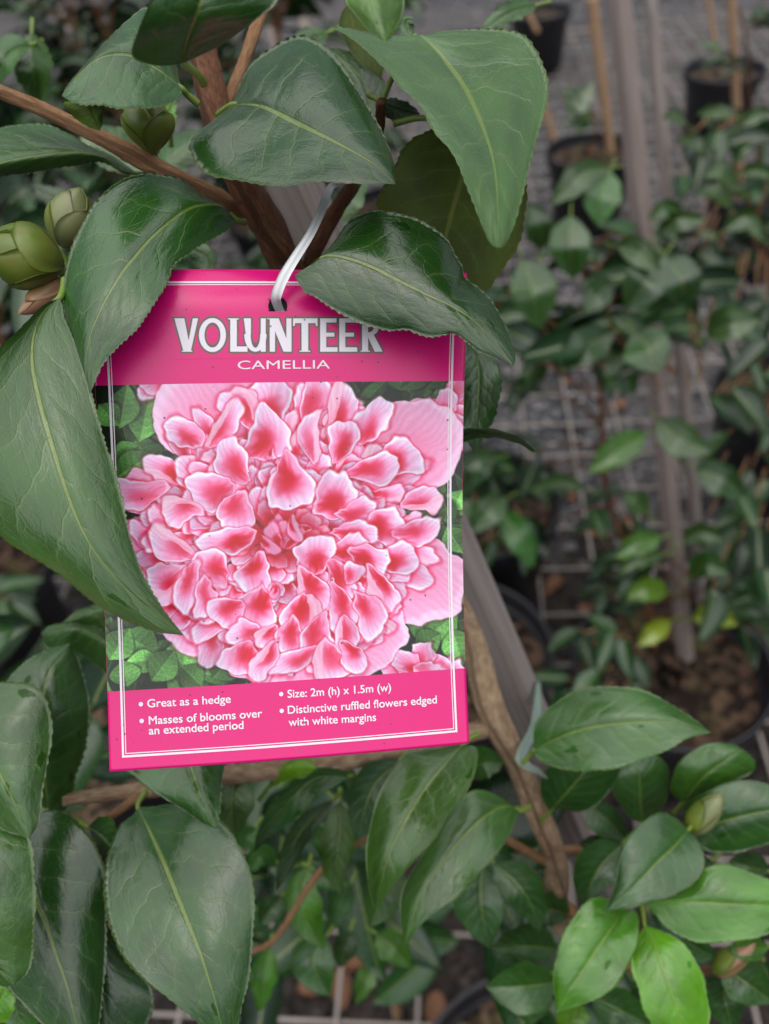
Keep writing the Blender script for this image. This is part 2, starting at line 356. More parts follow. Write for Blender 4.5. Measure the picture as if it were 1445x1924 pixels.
# ------------------------------------------------------------------ leaf builder (traced midrib + both edges)
UC = [-1, -.93, -.8, -.64, -.48, -.32, -.18, -.08, 0, .08, .18, .32, .48, .64, .8, .93, 1]
def leaf(parent, mid, L, R, d, dl=0.0, dr=0.0, zt=None, col=(.03, .08, .03), side=1, ser=4.6, curl=0.0, pet=None, crease=.0006, thick=.00022, name='leaf', wave=.0012):
    def tf(p): return np.array([(zt[0] + x / zt[2], zt[1] + y / zt[2]) for x, y in p], float) if zt else np.array(p, float)
    mid, L, R = tf(mid), tf(L), tf(R)
    length = np.linalg.norm(np.diff(mid, axis=0), axis=1).sum()
    n = int(min(130, max(22, length / 4.2)))
    mm = resample(mid, n, .0, 1.0)
    LL = resample(np.vstack([mid[:1], L, mid[-1:]]), n, .004, .997); RR = resample(np.vstack([mid[:1], R, mid[-1:]]), n, .004, .997)
    t = np.linspace(0, 1, n)
    dd = np.interp(t, np.linspace(0, 1, len(d)), d) if hasattr(d, '__len__') else np.full(n, d)
    if hasattr(d, '__len__') and len(d) > 2:
        k = np.hanning(max(5, n // 4) | 1); k /= k.sum(); pad = len(k) // 2
        dd = np.convolve(np.pad(dd, pad, mode='reflect', reflect_type='odd'), k, 'valid')
    prof = np.sin(np.pi * np.clip(t, .0, 1)) ** .7
    nt_ = max(8, int(length / 13)); saw = ((t * nt_ + .15 * np.sin(t * 40)) % 1.0)
    PX = np.zeros((n, len(UC))); PY = np.zeros_like(PX); D = np.zeros_like(PX)
    ph = RNG.random(4) * 6.28
    for j, u in enumerate(UC):
        E, off = (LL, dl) if u < 0 else (RR, dr)
        a = abs(u)
        q = mm + (E - mm) * a
        if a == 1 and ser:
            dv = E - mm; nv = dv / (np.linalg.norm(dv, axis=1)[:, None] + 1e-6)
            q = q + nv * (ser * (saw - .5) * np.minimum(1, prof * 1.6))[:, None] + nv * (1.6 * np.sin(t * 23 + ph[0] + (u > 0) * 2))[:, None] * prof[:, None]
        PX[:, j], PY[:, j] = q[:, 0], q[:, 1]
        D[:, j] = dd + off * prof * a ** 1.5 + curl * prof * a ** 4 + crease * prof * (math.exp(-(u / .09) ** 2) - .0) \
            + wave * prof * a * a * np.sin(t * 9 + ph[1] + (u > 0) * ph[2])
    top = P(PX, PY, D).reshape(-1, 3); bot = P(PX, PY, D + thick).reshape(-1, 3)
    nc = len(UC); N = n * nc
    uv1 = np.array([((u + 1) / 2, tt) for tt in t for u in UC])
    F = [f[::-1] for f in gridfaces(n, nc)] + gridfaces(n, nc, N)
    nf = len(F); per = [i * nc for i in range(n)] + [(n - 1) * nc + j for j in range(1, nc)] + [i * nc + nc - 1 for i in range(n - 2, -1, -1)] + [j for j in range(nc - 2, 0, -1)]
    F += [(per[i], per[(i + 1) % len(per)], N + per[(i + 1) % len(per)], N + per[i]) for i in range(len(per))]
    # make sure the near sheet faces the camera
    V = np.vstack([top, bot]); org = np.array(parent.location)
    i0 = (n // 2) * nc + nc // 2
    a_, b_, c_ = V[i0], V[i0 + 1], V[i0 + nc]
    if np.dot(np.cross(b_ - a_, c_ - a_), C0 - a_) > 0: F = [gridf[::-1] for gridf in F]
    me = mesh(name, V, F, org, True, np.vstack([uv1, uv1]))
    half = (n - 1) * (nc - 1)
    mi = np.zeros(len(F), int); mi[half:2 * half] = 1
    sm = np.ones(len(F), bool); sm[nf:] = False
    mats = (M_TOP, M_UND) if side > 0 else (M_UND, M_TOP)
    o = link(name, me, parent, mats, col)
    me.polygons.foreach_set('material_index', mi); me.polygons.foreach_set('use_smooth', sm)
    # petiole
    if pet is not False:
        b0 = mid[0]; dirv = mid[0] - mid[1]; dirv = dirv / (np.linalg.norm(dirv) + 1e-6)
        ppx = tf(pet) if pet else np.array([b0 + dirv * 11, b0 + dirv * 24])
        A = np.vstack([mm[min(3, n - 1)][None], b0[None], ppx]); k = len(A)
        ds = np.array([dd[3] + .0012, dd[0] + .0008] + [dd[0] + .003 * (i + 1) for i in range(k - 2)])
        link('petiole', tube_mesh('petiole', P(A[:, 0], A[:, 1], ds), [.0006] + [.0009] * (k - 2) + [.0011], 7, org), o, (M_PET,))
        o.children[0].matrix_parent_inverse = Matrix.Identity(4)
    return o
def sleaf(parent, mid, wl, wr, d, zt=None, **kw):
    """leaf given by its midrib and the two half widths (photo pixels)"""
    m = np.array([(zt[0] + x / zt[2], zt[1] + y / zt[2]) for x, y in mid]) if zt else np.array(mid, float)
    c = resample(m, 9); tn = np.gradient(c, axis=0); tn /= np.linalg.norm(tn, axis=1)[:, None]
    nr = np.stack([tn[:, 1], -tn[:, 0]], 1); t = np.linspace(0, 1, 9); pr = np.sin(np.pi * t ** .82) ** .85
    L = c + nr * (wl * pr)[:, None]; R = c - nr * (wr * pr)[:, None]
    return leaf(parent, m.tolist(), L[1:-1].tolist(), R[1:-1].tolist(), d, **kw)

# zoom frames the traces were read in: (x offset, y offset, scale)
Z1 = (0, 0, 2.007); Z2 = (500, 0, 2.408); Z3 = (0, 300, 2.748); Z4 = (180, 480, 2.007); Z5 = (180, 900, 2.007)
Z6 = (0, 1100, 2.335); Z7 = (380, 1340, 2.007); Z8 = (860, 1240, 2.47); Z9 = (960, 0, 2.748); Z10 = (860, 600, 2.47)

# ================================================================== SETTING
gs = 60
gnd = link('ground', mesh('ground', [(-gs, -gs, 0), (gs, -gs, 0), (gs, gs, 0), (-gs, gs, 0)], [(0, 1, 2, 3)], smooth=False), mats=(M_GROUND,))
gnd['kind'] = 'structure'
# loose gravel stones on the visible bed
Vs, Fs = [], []
octf = [(0, 2, 4), (2, 1, 4), (1, 3, 4), (3, 0, 4), (2, 0, 5), (1, 2, 5), (3, 1, 5), (0, 3, 5)]
for i in range(6000):
    y = 1.25 + 4.2 * RNG.random() ** 1.3; x = -1.2 - y * .4 + (2.6 + y * 1.0) * RNG.random()
    s = .004 + .007 * RNG.random(); a = RNG.random(3) * 6.28
    R_ = np.array(Matrix.Rotation(a[0], 3, 'X') @ Matrix.Rotation(a[1], 3, 'Z'))
    k = s * (0.6 + .8 * RNG.random(3)); q = np.array([(k[0], 0, 0), (-k[0], 0, 0), (0, k[1], 0), (0, -k[1], 0), (0, 0, k[2]), (0, 0, -k[2])]) @ R_.T
    Fs += [tuple(len(Vs) + v for v in f) for f in octf]; Vs += (q + (x, y, s * .35)).tolist()
gv = link('gravel', mesh('gravel', Vs, Fs, smooth=False), mats=(M_CHIP,)); gv['kind'] = 'stuff'
Vs, Fs = [], []
for i in range(3500):
    y = -.05 + 1.5 * RNG.random(); x = -1.0 + 2.2 * RNG.random(); a = RNG.random() * 6.28; k = np.array((.012, .005, .003)) * (.5 + RNG.random(3))
    q = np.array([(k[0], 0, 0), (-k[0], 0, 0), (0, k[1], 0), (0, -k[1], 0), (0, 0, k[2]), (0, 0, -k[2])]) @ np.array(Matrix.Rotation(a, 3, 'Z') @ Matrix.Rotation(RNG.normal() * .3, 3, 'X')).T
    Fs += [tuple(len(Vs) + v for v in f) for f in octf]; Vs += (q + (x, y, .002)).tolist()
bk = link('bark_mulch', mesh('bark_mulch', Vs, Fs, smooth=False), mats=(plain('dark_bark_chip', (.03, .022, .018), .8, .2, 22, .9),)); bk['kind'] = 'stuff'
bk['label'] = 'dark bark mulch spread under the pots'; bk['category'] = 'mulch'
gv['label'] = 'loose dark grey gravel stones covering the nursery bed'; gv['category'] = 'gravel'

# welded wire mesh lying over the gravel
ZW = .03
wm = thing('wire_mesh', 'rusty grey welded wire mesh laid over the gravel under the pots', 'wire mesh', (0, 0, ZW))
a1 = G(925, 1097, ZW); a2 = G(1150, 1093, ZW); e1 = (a2 - a1) / np.linalg.norm(a2 - a1)
e2 = np.array([-e1[1], e1[0], 0.0]); org_w = G(1130, 1150, ZW)
wire_u = mesh('wire', *(lambda V: (V, gridfaces(2, 6, 0, True)))([(x, 0.0032 * math.cos(t * 1.0472), .0032 * math.sin(t * 1.0472)) for x in (-.5, .5) for t in range(6)]))
wire_u.materials.append(M_WIRE)
def wire(c, e, ln, z):
    o = bpy.data.objects.new('wire', wire_u); COL.objects.link(o); o.parent = wm
    o.location = (c[0], c[1], z - ZW); o.rotation_euler = (0, 0, math.atan2(e[1], e[0])); o.scale = (ln, 1, 1)
for i in range(-18, 22): wire(org_w + e1 * (.118 * i) + e2 * 1.4, e2, 5.4, ZW)
for j in range(-11, 34): wire(org_w + e2 * (.122 * j) + e1 * .2, e1, 4.7, ZW - .0064)
# the mesh rests on short wire feet
for i in range(-3, 5):
    for j in range(-1, 5):
        c = org_w + e1 * (.472 * i) + e2 * (.61 * j) + (e1 * .059)
        o = bpy.data.objects.new('foot', wire_u); COL.objects.link(o); o.parent = wm
        o.location = (c[0], c[1], (ZW - .0052) / 2 - ZW); o.rotation_euler = (0, math.pi / 2, 0); o.scale = (ZW - .004, 1, 1)

# ------------------------------------------------------------------ pots and background camellias
ZP = ZW + .0033; PH = .255
def pot_meshes():
    prof = [(.0, .004), (.105, .0), (.112, .006), (.135, .215), (.137, .218), (.148, .222), (.1495, .228), (.150, .250), (.1485, .255), (.1450, .255), (.1425, .250), (.140, .225), (.134, .19), (.0, .19)]
    pot = lathe_mesh('pot', prof[:-1], 56); soil_v = [(0, 0, .212)]; ns = 40; nrg = 7
    for i in range(1, nrg + 1):
        for j in range(ns):
            t = 6.2832 * j / ns; r = .1392 * i / nrg; soil_v.append((r * math.cos(t), r * math.sin(t), .212 + (RNG.random() - .5) * .012 * (i < nrg)))
    F = [(0, 1 + j, 1 + (j + 1) % ns) for j in range(ns)]
    F += [tuple(1 + k for k in f) for f in gridfaces(nrg, ns, 0, True)]
    return pot, mesh('soil', soil_v, F)
POT, SOIL = pot_meshes(); POT.materials.append(M_POT); SOIL.materials.append(M_SOIL)
def far_leaf_mesh(k):
    n, U = 9, [-1, -.6, -.25, 0, .25, .6, 1]; V = []; uv = []
    rr = np.random.default_rng(k)
    fold, droop, wv = .25 + .5 * rr.random(), .15 + .55 * rr.random(), rr.random() * 6
    for th in (0, -.012):
        for i in range(n):
            t = i / (n - 1); wd = .235 * math.sin(math.pi * min(1, max(.0, t * .985 + .01)) ** .8) ** .85 + .004
            for u in U:
                V.append((t + .04 * math.sin(wv) * t * t, u * wd * (1 + .05 * math.sin(9 * t + wv)), -droop * t * t * .5 + fold * wd * abs(u) ** 1.3 + .012 * math.sin(7 * t + u * 2 + wv) + th)); uv.append(((u + 1) / 2, t))
    nc = len(U); F = gridfaces(n, nc) + [f[::-1] for f in gridfaces(n, nc, n * nc)]
    N = n * nc
    per = [i * nc for i in range(n)] + [(n - 1) * nc + j for j in range(1, nc)] + [i * nc + nc - 1 for i in range(n - 2, -1, -1)] + [j for j in range(nc - 2, 0, -1)]
    F += [(per[(i + 1) % len(per)], per[i], N + per[i], N + per[(i + 1) % len(per)]) for i in range(len(per))]
    me = mesh('leaf', V, F, None, True, uv); me.materials.append(M_FAR); return me
FAR = [far_leaf_mesh(k) for k in range(6)]
GREENS = [(.013, .034, .020), (.017, .045, .023), (.010, .026, .017), (.022, .055, .023), (.028, .065, .03)]
def on_stake(p):
    x, y = pix(p); return (y > 700 or y < 425) and abs(x - (1163 + .103 * y)) < 34
def far_leaf(parent, p, dirv, ln, nrm=None, col=None):
    dirv = Vector(dirv).normalized(); nrm = Vector(nrm or (random.gauss(0, .35), random.gauss(0, .35) - .1, 1)).normalized()
    y = nrm.cross(dirv).normalized(); z = dirv.cross(y)
    if any(on_stake(np.array(p) + np.array(parent.location) + np.array(dirv) * ln * f) for f in (0, .5, 1)): return
    o = bpy.data.objects.new('leaf', random.choice(FAR)); COL.objects.link(o); o.parent = parent
    o.matrix_local = Matrix(((dirv.x, y.x, z.x, p[0]), (dirv.y, y.y, z.y, p[1]), (dirv.z, y.z, z.z, p[2]), (0, 0, 0, 1))) @ Matrix.Scale(ln, 4)
    c = col or random.choice(GREENS); k = random.uniform(.8, 1.2); o.color = (c[0] * k, c[1] * k, c[2] * k, 1)
def potted(label, xy, h, nleaf, lean=(0, 0), spread=.2, group='potted camellias standing behind', pot=True, ln=(.055, .078), low=.0, mind=.62, keep=None, back=(0, 0)):
    t = thing('potted_camellia', label, 'potted plant', (xy[0], xy[1], ZP), group)
    for me, nm in ((POT, 'pot'), (SOIL, 'soil')):
        o = bpy.data.objects.new(nm, me); COL.objects.link(o); o.parent = t
    rs = random.Random(int(xy[0] * 1000) + int(xy[1] * 77))
    stem = [(back[0], back[1], .2)]
    for i in range(1, 6):
        f = i / 5; stem.append((back[0] + lean[0] * f + rs.gauss(0, .012), back[1] + lean[1] * f + rs.gauss(0, .012), .2 + h * f))
    if nleaf == 0: return t
    link('stem', tube_mesh('stem', stem, np.linspace(.006, .0025, 6), 8), t, (M_BARK,))
    placed = 0; k = 0; tries = 0
    nb = max(4, nleaf // 9)
    while placed < nleaf and tries < nb * 7:
        tries += 1; f = low + (1 - low) * ((tries * .618) % 1.0)
        i = min(4, int(f * 5)); g = f * 5 - i; b0 = np.array(stem[i]) * (1 - g) + np.array(stem[i + 1]) * g
        az = tries * 2.4 + rs.gauss(0, .3); sp = spread * (.5 + .8 * rs.random()) * (1.15 - .5 * f)
        b1 = b0 + np.array((math.cos(az) * sp, math.sin(az) * sp, sp * rs.uniform(.25, .8)))
        mid_ = (b0 + b1) / 2 + np.array((0, 0, .012))
        wpts = [b0, mid_, b1]
        w1 = b1 + np.array(t.location)
        if depth_of(w1) < mind: continue
        link('branch', tube_mesh('branch', wpts, (.0026, .0018, .0012), 6, res=7), t, (M_BARK,))
        for q in range(10):
            if placed >= nleaf: break
            s_ = .25 + .75 * (q + 1) / 10; p = b0 * (1 - s_) ** 2 + 2 * mid_ * s_ * (1 - s_) + b1 * s_ ** 2
            la = az + (1 if q % 2 else -1) * rs.uniform(.5, 1.3) * (0.3 if q == 9 else 1)
            dv = (math.cos(la), math.sin(la), rs.uniform(-.45, .35)); l_ = rs.uniform(*ln)
            wp = p + np.array(t.location) + np.array(dv) * l_
            if depth_of(wp) < mind: continue
            if keep and not keep(*pix(wp)): continue
            random.seed(int(rs.random() * 1e9)); far_leaf(t, p, dv, l_); placed += 1
    return t
def gxy(px, py, z=ZP + .25): q = G(px, py, z); return (q[0], q[1])

pA = potted('leafy potted camellia tied to the grey square stake, mossy soil and yellowing low leaves', gxy(1262, 1246), .62, 80, lean=(-.12, .26), spread=.16, low=.1, back=(.0, .05),
            keep=lambda x, y: not (x < 1120 and 640 < y < 1150) and y > 420 and not (y > 1150 and 1180 < x < 1420) and not (y > 690 and abs(x - (1160 + .108 * y)) < 50))
pB = potted('bushy potted camellia whose large leaves overhang its pot beside the tag', gxy(905, 940), .46, 90, spread=.13, low=.05, keep=lambda x, y: x < 1040)
pF = potted('small black pot of bark mulch with a short leafy camellia below the wooden stake', gxy(865, 1225), .05, 6, spread=.06, keep=lambda x, y: x < 900)
pC = potted('slender potted camellia growing up the tan stake near the grey stake', gxy(1425, 345), .55, 50, lean=(-.2, -.1), spread=.13, low=.0,
            keep=lambda x, y: x > 1255)
pD = potted('potted camellia with pale reflecting leaves at the side of the gravel aisle', gxy(1480, 740), .5, 60, lean=(-.2, 0), spread=.19, keep=lambda x, y: x > 1250)
pT = potted('bare black pot of dry soil holding two tan stakes', gxy(1362, 130), .3, 0)
pM = potted('black pot with tan mulch and a small two-leaved camellia on the aisle', gxy(1112, 282), .18, 9, spread=.06, low=.4)
pN = potted('black pot on the far edge of the aisle with a bare tan stake', gxy(1015, 20), .3, 0)
pL = potted('black pot with yellowish mulch under the low dark camellia leaves', gxy(105, 1425), .05, 5, spread=.07)
pK = potted('dark potted camellia crowded against its neighbour left of the tag', gxy(-60, 1090), .5, 90, lean=(.12, 0), spread=.17, mind=.55)
for px, py, h, n_, lab in [
        (-.80, 1.9, .80, 280, 'tall dense potted camellia behind the brown side branch'),
        (-.44, 1.9, .85, 290, 'tall dense potted camellia beside the pinkish leaning stake'),
        (-.08, 1.85, .80, 280, 'tall dense potted camellia behind the brown stem and curled leaf'),
        (-.62, 2.45, .95, 280, 'dense potted camellia in the second row behind the side branch'),
        (-.22, 2.45, .95, 280, 'dense potted camellia in the second row behind the pale upright stakes'),
        (.16, 2.4, .6, 130, 'loose potted camellia behind the shiny arching leaf'),
        (-1.25, 3.3, 1.2, 290, 'dark hedge-like potted camellia at the back of the row'),
        (-.80, 3.3, 1.2, 290, 'dark small-leaved potted camellia at the far back row'),
        (-.35, 3.2, 1.1, 290, 'dark potted camellia behind the curled top leaf, back row'),
        (-.66, 1.35, .55, 200, 'mid-row potted camellia seen between the flower buds and brown branch')]:
    potted(lab, (px, py), h, n_, spread=.2, mind=.72, ln=(.06, .088), keep=lambda x, y: -120 < x < 940 and y > -80)
# sprays of leaves hanging from the plants beside the aisle
def spray(par, n, x0, x1, y0, y1, d0, d1, ln=(.055, .075), seed=1):
    rs = random.Random(seed); org = np.array(par.location); random.seed(seed)
    for i in range(n):
        p = P(rs.uniform(x0, x1), rs.uniform(y0, y1), rs.uniform(d0, d1)) - org
        out = p - np.array((0, 0, p[2])); az = math.atan2(out[1], out[0]) + rs.gauss(0, 1.1)
        dv = (math.cos(az), math.sin(az), rs.uniform(-.6, .25)); l_ = rs.uniform(*ln)
        far_leaf(par, p, dv, l_, nrm=(rs.gauss(0, .4), rs.gauss(-.25, .4), 1))
        b = p * .86 + np.array((0, 0, p[2] * .10))
        link('branch', tube_mesh('branch', [p, (p + b) / 2 + np.array((0, 0, -.008)), b], (.001, .0014, .0018), 5, res=5), par, (M_TWIG,))
spray(pA, 30, 1010, 1330, 440, 690, .84, 1.0, (.06, .085), seed=3)
spray(pA, 16, 1130, 1215, 900, 1200, 1.15, 1.3, (.05, .065), seed=8)
spray(pA, 22, 1060, 1200, 1180, 1390, 1.0, 1.12, (.045, .06), seed=9)
spray(pC, 24, 1280, 1450, 230, 620, 1.1, 1.3, (.065, .085), seed=4)
spray(pD, 30, 1330, 1460, 640, 1120, 1.0, 1.2, (.06, .085), seed=5)
spray(pB, 24, 880, 1010, 600, 1060, 1.1, 1.25, seed=6)

# hand-placed larger background leaves
def bgl(par, mid, wl, wr, d, z, col, **kw):
    kw.setdefault('pet', None); sleaf(par, mid, wl, wr, d, zt=z, col=col, ser=1.0, dl=-.006, dr=-.004, **kw)
GR, GB, GP, GY = (.02, .055, .02), (.018, .045, .03), (.035, .065, .042), (.20, .20, .015)
for a in [([(515, 868), (380, 890), (270, 990), (205, 1060)], 30, 26, [.80, .78, .79], Z9, GP),
          ([(515, 878), (470, 1000), (450, 1165)], 38, 36, [.80, .79, .80], Z9, (.03, .10, .02)),
          ([(310, 1110), (305, 1250), (325, 1445)], 40, 40, [.78, .77, .79], Z9, GR),
          ([(545, 1270), (640, 1290), (775, 1400)], 28, 26, [.82, .8, .8], Z9, GP),
          ([(800, 1310), (700, 1450), (590, 1610)], 38, 42, [.82, .8, .82], Z9, GB),
          ([(640, 1705), (710, 1800), (765, 1925)], 44, 50, [.84, .82, .82], Z9, GR),
          ([(530, 1715), (400, 1780), (235, 1895)], 34, 36, [.86, .84, .84], Z9, GB),
          ([(60, 1340), (100, 1450), (150, 1700)], 48, 40, [.84, .82, .84], Z9, (.035, .075, .04)),
          ([(150, 1290), (150, 1180), (110, 1090), (70, 1050)], 30, 28, [.8, .78, .78], Z9, GB),
          ([(540, 1460), (470, 1500), (380, 1620)], 26, 30, [.84, .82, .82], Z9, GB),
          ([(800, 1330), (880, 1440), (900, 1600)], 40, 44, [.86, .84, .86], Z9, GB),
          ([(760, 1215), (850, 1135), (1015, 1125)], 16, 26, [.9, .88, .88], Z9, GP),
          ([(890, 1090), (800, 1075), (710, 1130)], 18, 18, [.9, .88, .88], Z9, GR),
          ([(1010, 1740), (1120, 1680), (1290, 1650)], 38, 30, [.9, .88, .88], Z9, GP),
          ([(520, 1830), (560, 1900), (640, 2040)], 32, 36, [.88, .87, .88], Z9, GR),
          ([(880, 530), (760, 600), (605, 715)], 28, 30, [.94, .92, .92], Z10, (.05, .11, .03)),
          ([(930, 460), (1040, 560), (1180, 610)], 34, 34, [.94, .92, .92], Z10, GP),
          ([(1100, 690), (1230, 740), (1340, 830)], 30, 34, [.93, .91, .92], Z10, GB),
          ([(950, 1010), (830, 1040), (725, 1110)], 24, 20, [1.0, .98, .98], Z10, (.06, .12, .05)),
          ([(960, 1090), (850, 1110), (745, 1180)], 18, 20, [1.0, .98, .98], Z10, GP),
          ([(1040, 1030), (1140, 990), (1240, 1030)], 20, 20, [1.0, .98, .98], Z10, GP),
          ([(980, 1270), (880, 1250), (780, 1290)], 24, 22, [1.04, 1.02, 1.02], Z10, (.09, .14, .03)),
          ([(990, 1400), (920, 1440), (835, 1520)], 22, 18, [1.05, 1.03, 1.03], Z10, GY),
          ([(1090, 1390), (1190, 1370), (1300, 1420)], 22, 24, [1.05, 1.03, 1.03], Z10, GY),
          ([(1080, 1200), (1150, 1140), (1260, 1180)], 26, 22, [1.03, 1.0, 1.0], Z10, GR),
          ([(880, 900), (830, 850), (770, 800)], 22, 24, [.97, .96, .96], Z10, GP)]:
    bgl(pA, *a)
for a in [([(600, 790), (470, 755), (320, 800)], 12, 16, [1.06, 1.05, 1.05], Z10, GP),
          ([(195, 890), (280, 990), (352, 1155)], 28, 30, [1.08, 1.06, 1.07], Z10, (.025, .09, .03)),
          ([(180, 640), (110, 650), (35, 700)], 22, 24, [1.0, .99, .99], Z10, GB),
          ([(390, 290), (350, 240), (290, 250)], 30, 28, [1.15, 1.13, 1.13], Z10, GP),
          ([(230, 830), (160, 870), (60, 990)], 30, 28, [1.05, 1.04, 1.05], Z10, GR)]:
    bgl(pB, *a)
for a in [([(1150, 600), (1060, 575), (960, 592)], 14, 16, [1.05, 1.05, 1.06], Z9, GP), ([(1190, 650), (1270, 590), (1370, 565)], 14, 16, [1.05, 1.05, 1.06], Z9, GP),
          ([(1165, 960), (1080, 890), (985, 905)], 16, 22, [1.05, 1.04, 1.04], Z9, GP), ([(1140, 1080), (1050, 1000), (950, 1005)], 10, 22, [1.05, 1.04, 1.04], Z9, GP),
          ([(1100, 1190), (1220, 1120), (1320, 1250)], 16, 24, [1.05, 1.04, 1.04], Z9, GR), ([(1150, 840), (1190, 780), (1250, 730)], 14, 14, [1.06, 1.05, 1.05], Z9, GR),
          ([(900, 640), (840, 600), (780, 610)], 10, 14, [1.1, 1.1, 1.1], Z9, GP), ([(1000, 780), (940, 730), (860, 710)], 14, 14, [1.1, 1.1, 1.1], Z9, GP),
          ([(1180, 900), (1260, 880), (1400, 910)], 16, 14, [1.06, 1.05, 1.05], Z9, GP)]:
    bgl(pC, *a)
for a in [([(300, 600), (350, 520), (430, 420)], 20, 22, [1.7, 1.7, 1.7], Z9, GP), ([(380, 590), (310, 500), (280, 440)], 12, 14, [1.7, 1.7, 1.7], Z9, GP)]:
    bgl(pM, *a)

# ------------------------------------------------------------------ stakes
def bar(name, p0, p1, w, mat, label, cat='stake', group=None, twist=0., w2=None, seg=9):
    p0, p1 = Vector(p0), Vector(p1); ax = (p1 - p0); ln = ax.length; q = ax.to_track_quat('Z', 'Y')
    w2 = w2 or w; V = []; b = .12
    ring = [(-.5 + b, -.5), (.5 - b, -.5), (.5, -.5 + b), (.5, .5 - b), (.5 - b, .5), (-.5 + b, .5), (-.5, .5 - b), (-.5, -.5 + b)]
    rs = np.random.default_rng(int(abs(p0.x * 1e4)) + 5)
    for i in range(seg):
        f = i / (seg - 1); jx, jy = rs.normal(0, .012, 2)
        V += [((x + jx) * (w + (w2 - w) * f), (y + jy) * (w + (w2 - w) * f), ln * f) for x, y in ring]
    F = gridfaces(seg, 8, 0, True) + [tuple(range(8))[::-1], tuple((seg - 1) * 8 + k for k in range(8))]
    o = link(name, mesh(name, V, F, smooth=False), mats=(mat,))
    o.matrix_world = Matrix.Translation(p0) @ (q @ Matrix.Rotation(twist, 3, 'Z').to_quaternion()).to_matrix().to_4x4()
    return tag(o, label, cat, group)
def ext(a, b, z):                      # continue the line b->a down to height z
    a, b = np.asarray(a), np.asarray(b); return a + (a - b) * ((z - a[2]) / (a[2] - b[2]))
def up(a, b, f): return np.asarray(b) + (np.asarray(b) - np.asarray(a)) * f
# stake of the tagged shrub
s_top, s_low = P(548, 335, .325), P(985, 1330, .415)
MAINPOT = np.array([0.0, 0.0])
s_top2 = up(s_low, s_top, .10)
# grey stake of the plant behind
ga, gb = G(1290, 1245, ZP + .2), P(1168, 40, .86)
bar('wooden_stake', ga, up(ga, gb, .25), .0205, M_WOOD2, 'grey weathered square stake rising from the pot of mossy soil', group='wooden stakes', twist=.15)
ta = G(1240, 420, ZP + .2); tb = P(1208, 0, 1.35)
bar('wooden_stake', ga + np.array((.05, .05, 0)), up(ga, P(1216, 10, 1.12), .2), .016, M_WOOD, 'thinner grey stake standing just behind the square stake of the mossy pot', group='wooden stakes', twist=.3)
def vstake(bx, by, tx, ty, w, mat, label, extra=.15, z=ZP + .2):
    b = G(bx, by, z); q = P(tx, ty, 1.0) - C0; k = (b[1] + .02 - C0[1]) / q[1]; t_ = C0 + q * k
    return bar('wooden_stake', b, up(b, t_, extra), w, mat, label, group='wooden stakes', twist=.5)
vstake(1348, 128, 1332, 0, .017, M_BAMB, 'short tan stake standing at the centre of the bare soil pot')
vstake(1392, 345, 1374, 0, .019, M_BAMB, 'tan stake with a dark tie carrying the slender camellia')
vstake(1060, 318, 1018, 190, .022, M_BAMB, 'orange tan stake leaning beside the shiny arching leaf', z=ZP)
vstake(1010, 60, 980, 0, .02, M_BAMB, 'tan stake in the pot at the far edge of the aisle', z=ZP + .2)
vstake(1148, 290, 1118, 40, .026, M_BAMB, 'brown stake behind the square grey stake, in the mulch pot')
vstake(235, 330, 108, 0, .019, M_WOODP, 'pinkish slanting stake among the dense camellias')
vstake(560, 250, 500, 20, .03, M_WOODP, 'wide pale stake behind the dark drooping leaf', z=ZP)
vstake(610, 190, 560, 0, .03, M_WOODP, 'pale stake next to the wide pale stake', z=ZP)

# fallen leaves
dl_pts = [(1095, 1005, 26), (1118, 1165, 22), (1055, 1085, 15), (1045, 925, 14), (1065, 725, 12), (1180, 760, 12), (1100, 60, 10), (1080, 120, 12), (1040, 130, 12), (820, 1862, 24), (560, 1860, 16),
          (470, 1905, 22), (1190, 975, 12), (1125, 1040, 10), (1300, 520, 9), (700, 1790, 14), (60, 1190, 14), (1060, 55, 9), (1250, 500, 9), (640, 1820, 13)]
dead_me = far_leaf_mesh(77); dead_me.materials.clear(); dead_me.materials.append(M_DEAD); dead_me.name = 'fallen_leaf'
for i, (x, y, s) in enumerate(dl_pts):
    q = G(x, y, .012); o = bpy.data.objects.new('fallen_leaf', dead_me); COL.objects.link(o)
    o.location = q + np.array((0, 0, .004)); o.rotation_euler = (0.05, .08, i * 1.9); o.scale = (.055, .07, .05)
    tag(o, 'brown dead leaf lying curled on the dark gravel', 'dead leaf', 'dead leaves on the gravel')

# ================================================================== THE TAGGED CAMELLIA
q0 = P(1050, 1690, .40)
base_xy = np.array([q0[0] + .015, q0[1] - .02])
SH = thing('camellia_shrub', 'glossy dark-leaved camellia shrub with brown stem and green buds, holding the pink tag', 'shrub', (base_xy[0], base_xy[1], ZP))
for me, nm in ((POT, 'pot'), (SOIL, 'soil')):
    o = bpy.data.objects.new(nm, me); COL.objects.link(o); o.parent = SH
ORG = np.array(SH.location)
s_bot = np.array([base_xy[0] + .05, base_xy[1] - .02, ZP + .2])
bar('wooden_stake', ext(s_low, s_top, .72) * .0 + s_low + (s_low - s_top) * 1.05, s_top2, .0185, M_WOOD, 'weathered grey stake tied beside the tagged shrub, passing behind the pink tag', group='wooden stakes', twist=.52)
def branch(name, pts, mat, nseg=12, bump=.06, knots=(), world_tail=(), res=None):
    a = np.array(pts, float); W = P(a[:, 0], a[:, 1], a[:, 2]); r = a[:, 3] * a[:, 2] / FPX
    for x, y, z, rr in world_tail: W = np.vstack([W, [x, y, z]]); r = np.append(r, rr)
    return link(name, tube_mesh(name, W, r, nseg, ORG, bump, res=res or len(W) * 9, knots=knots), SH, (mat,))
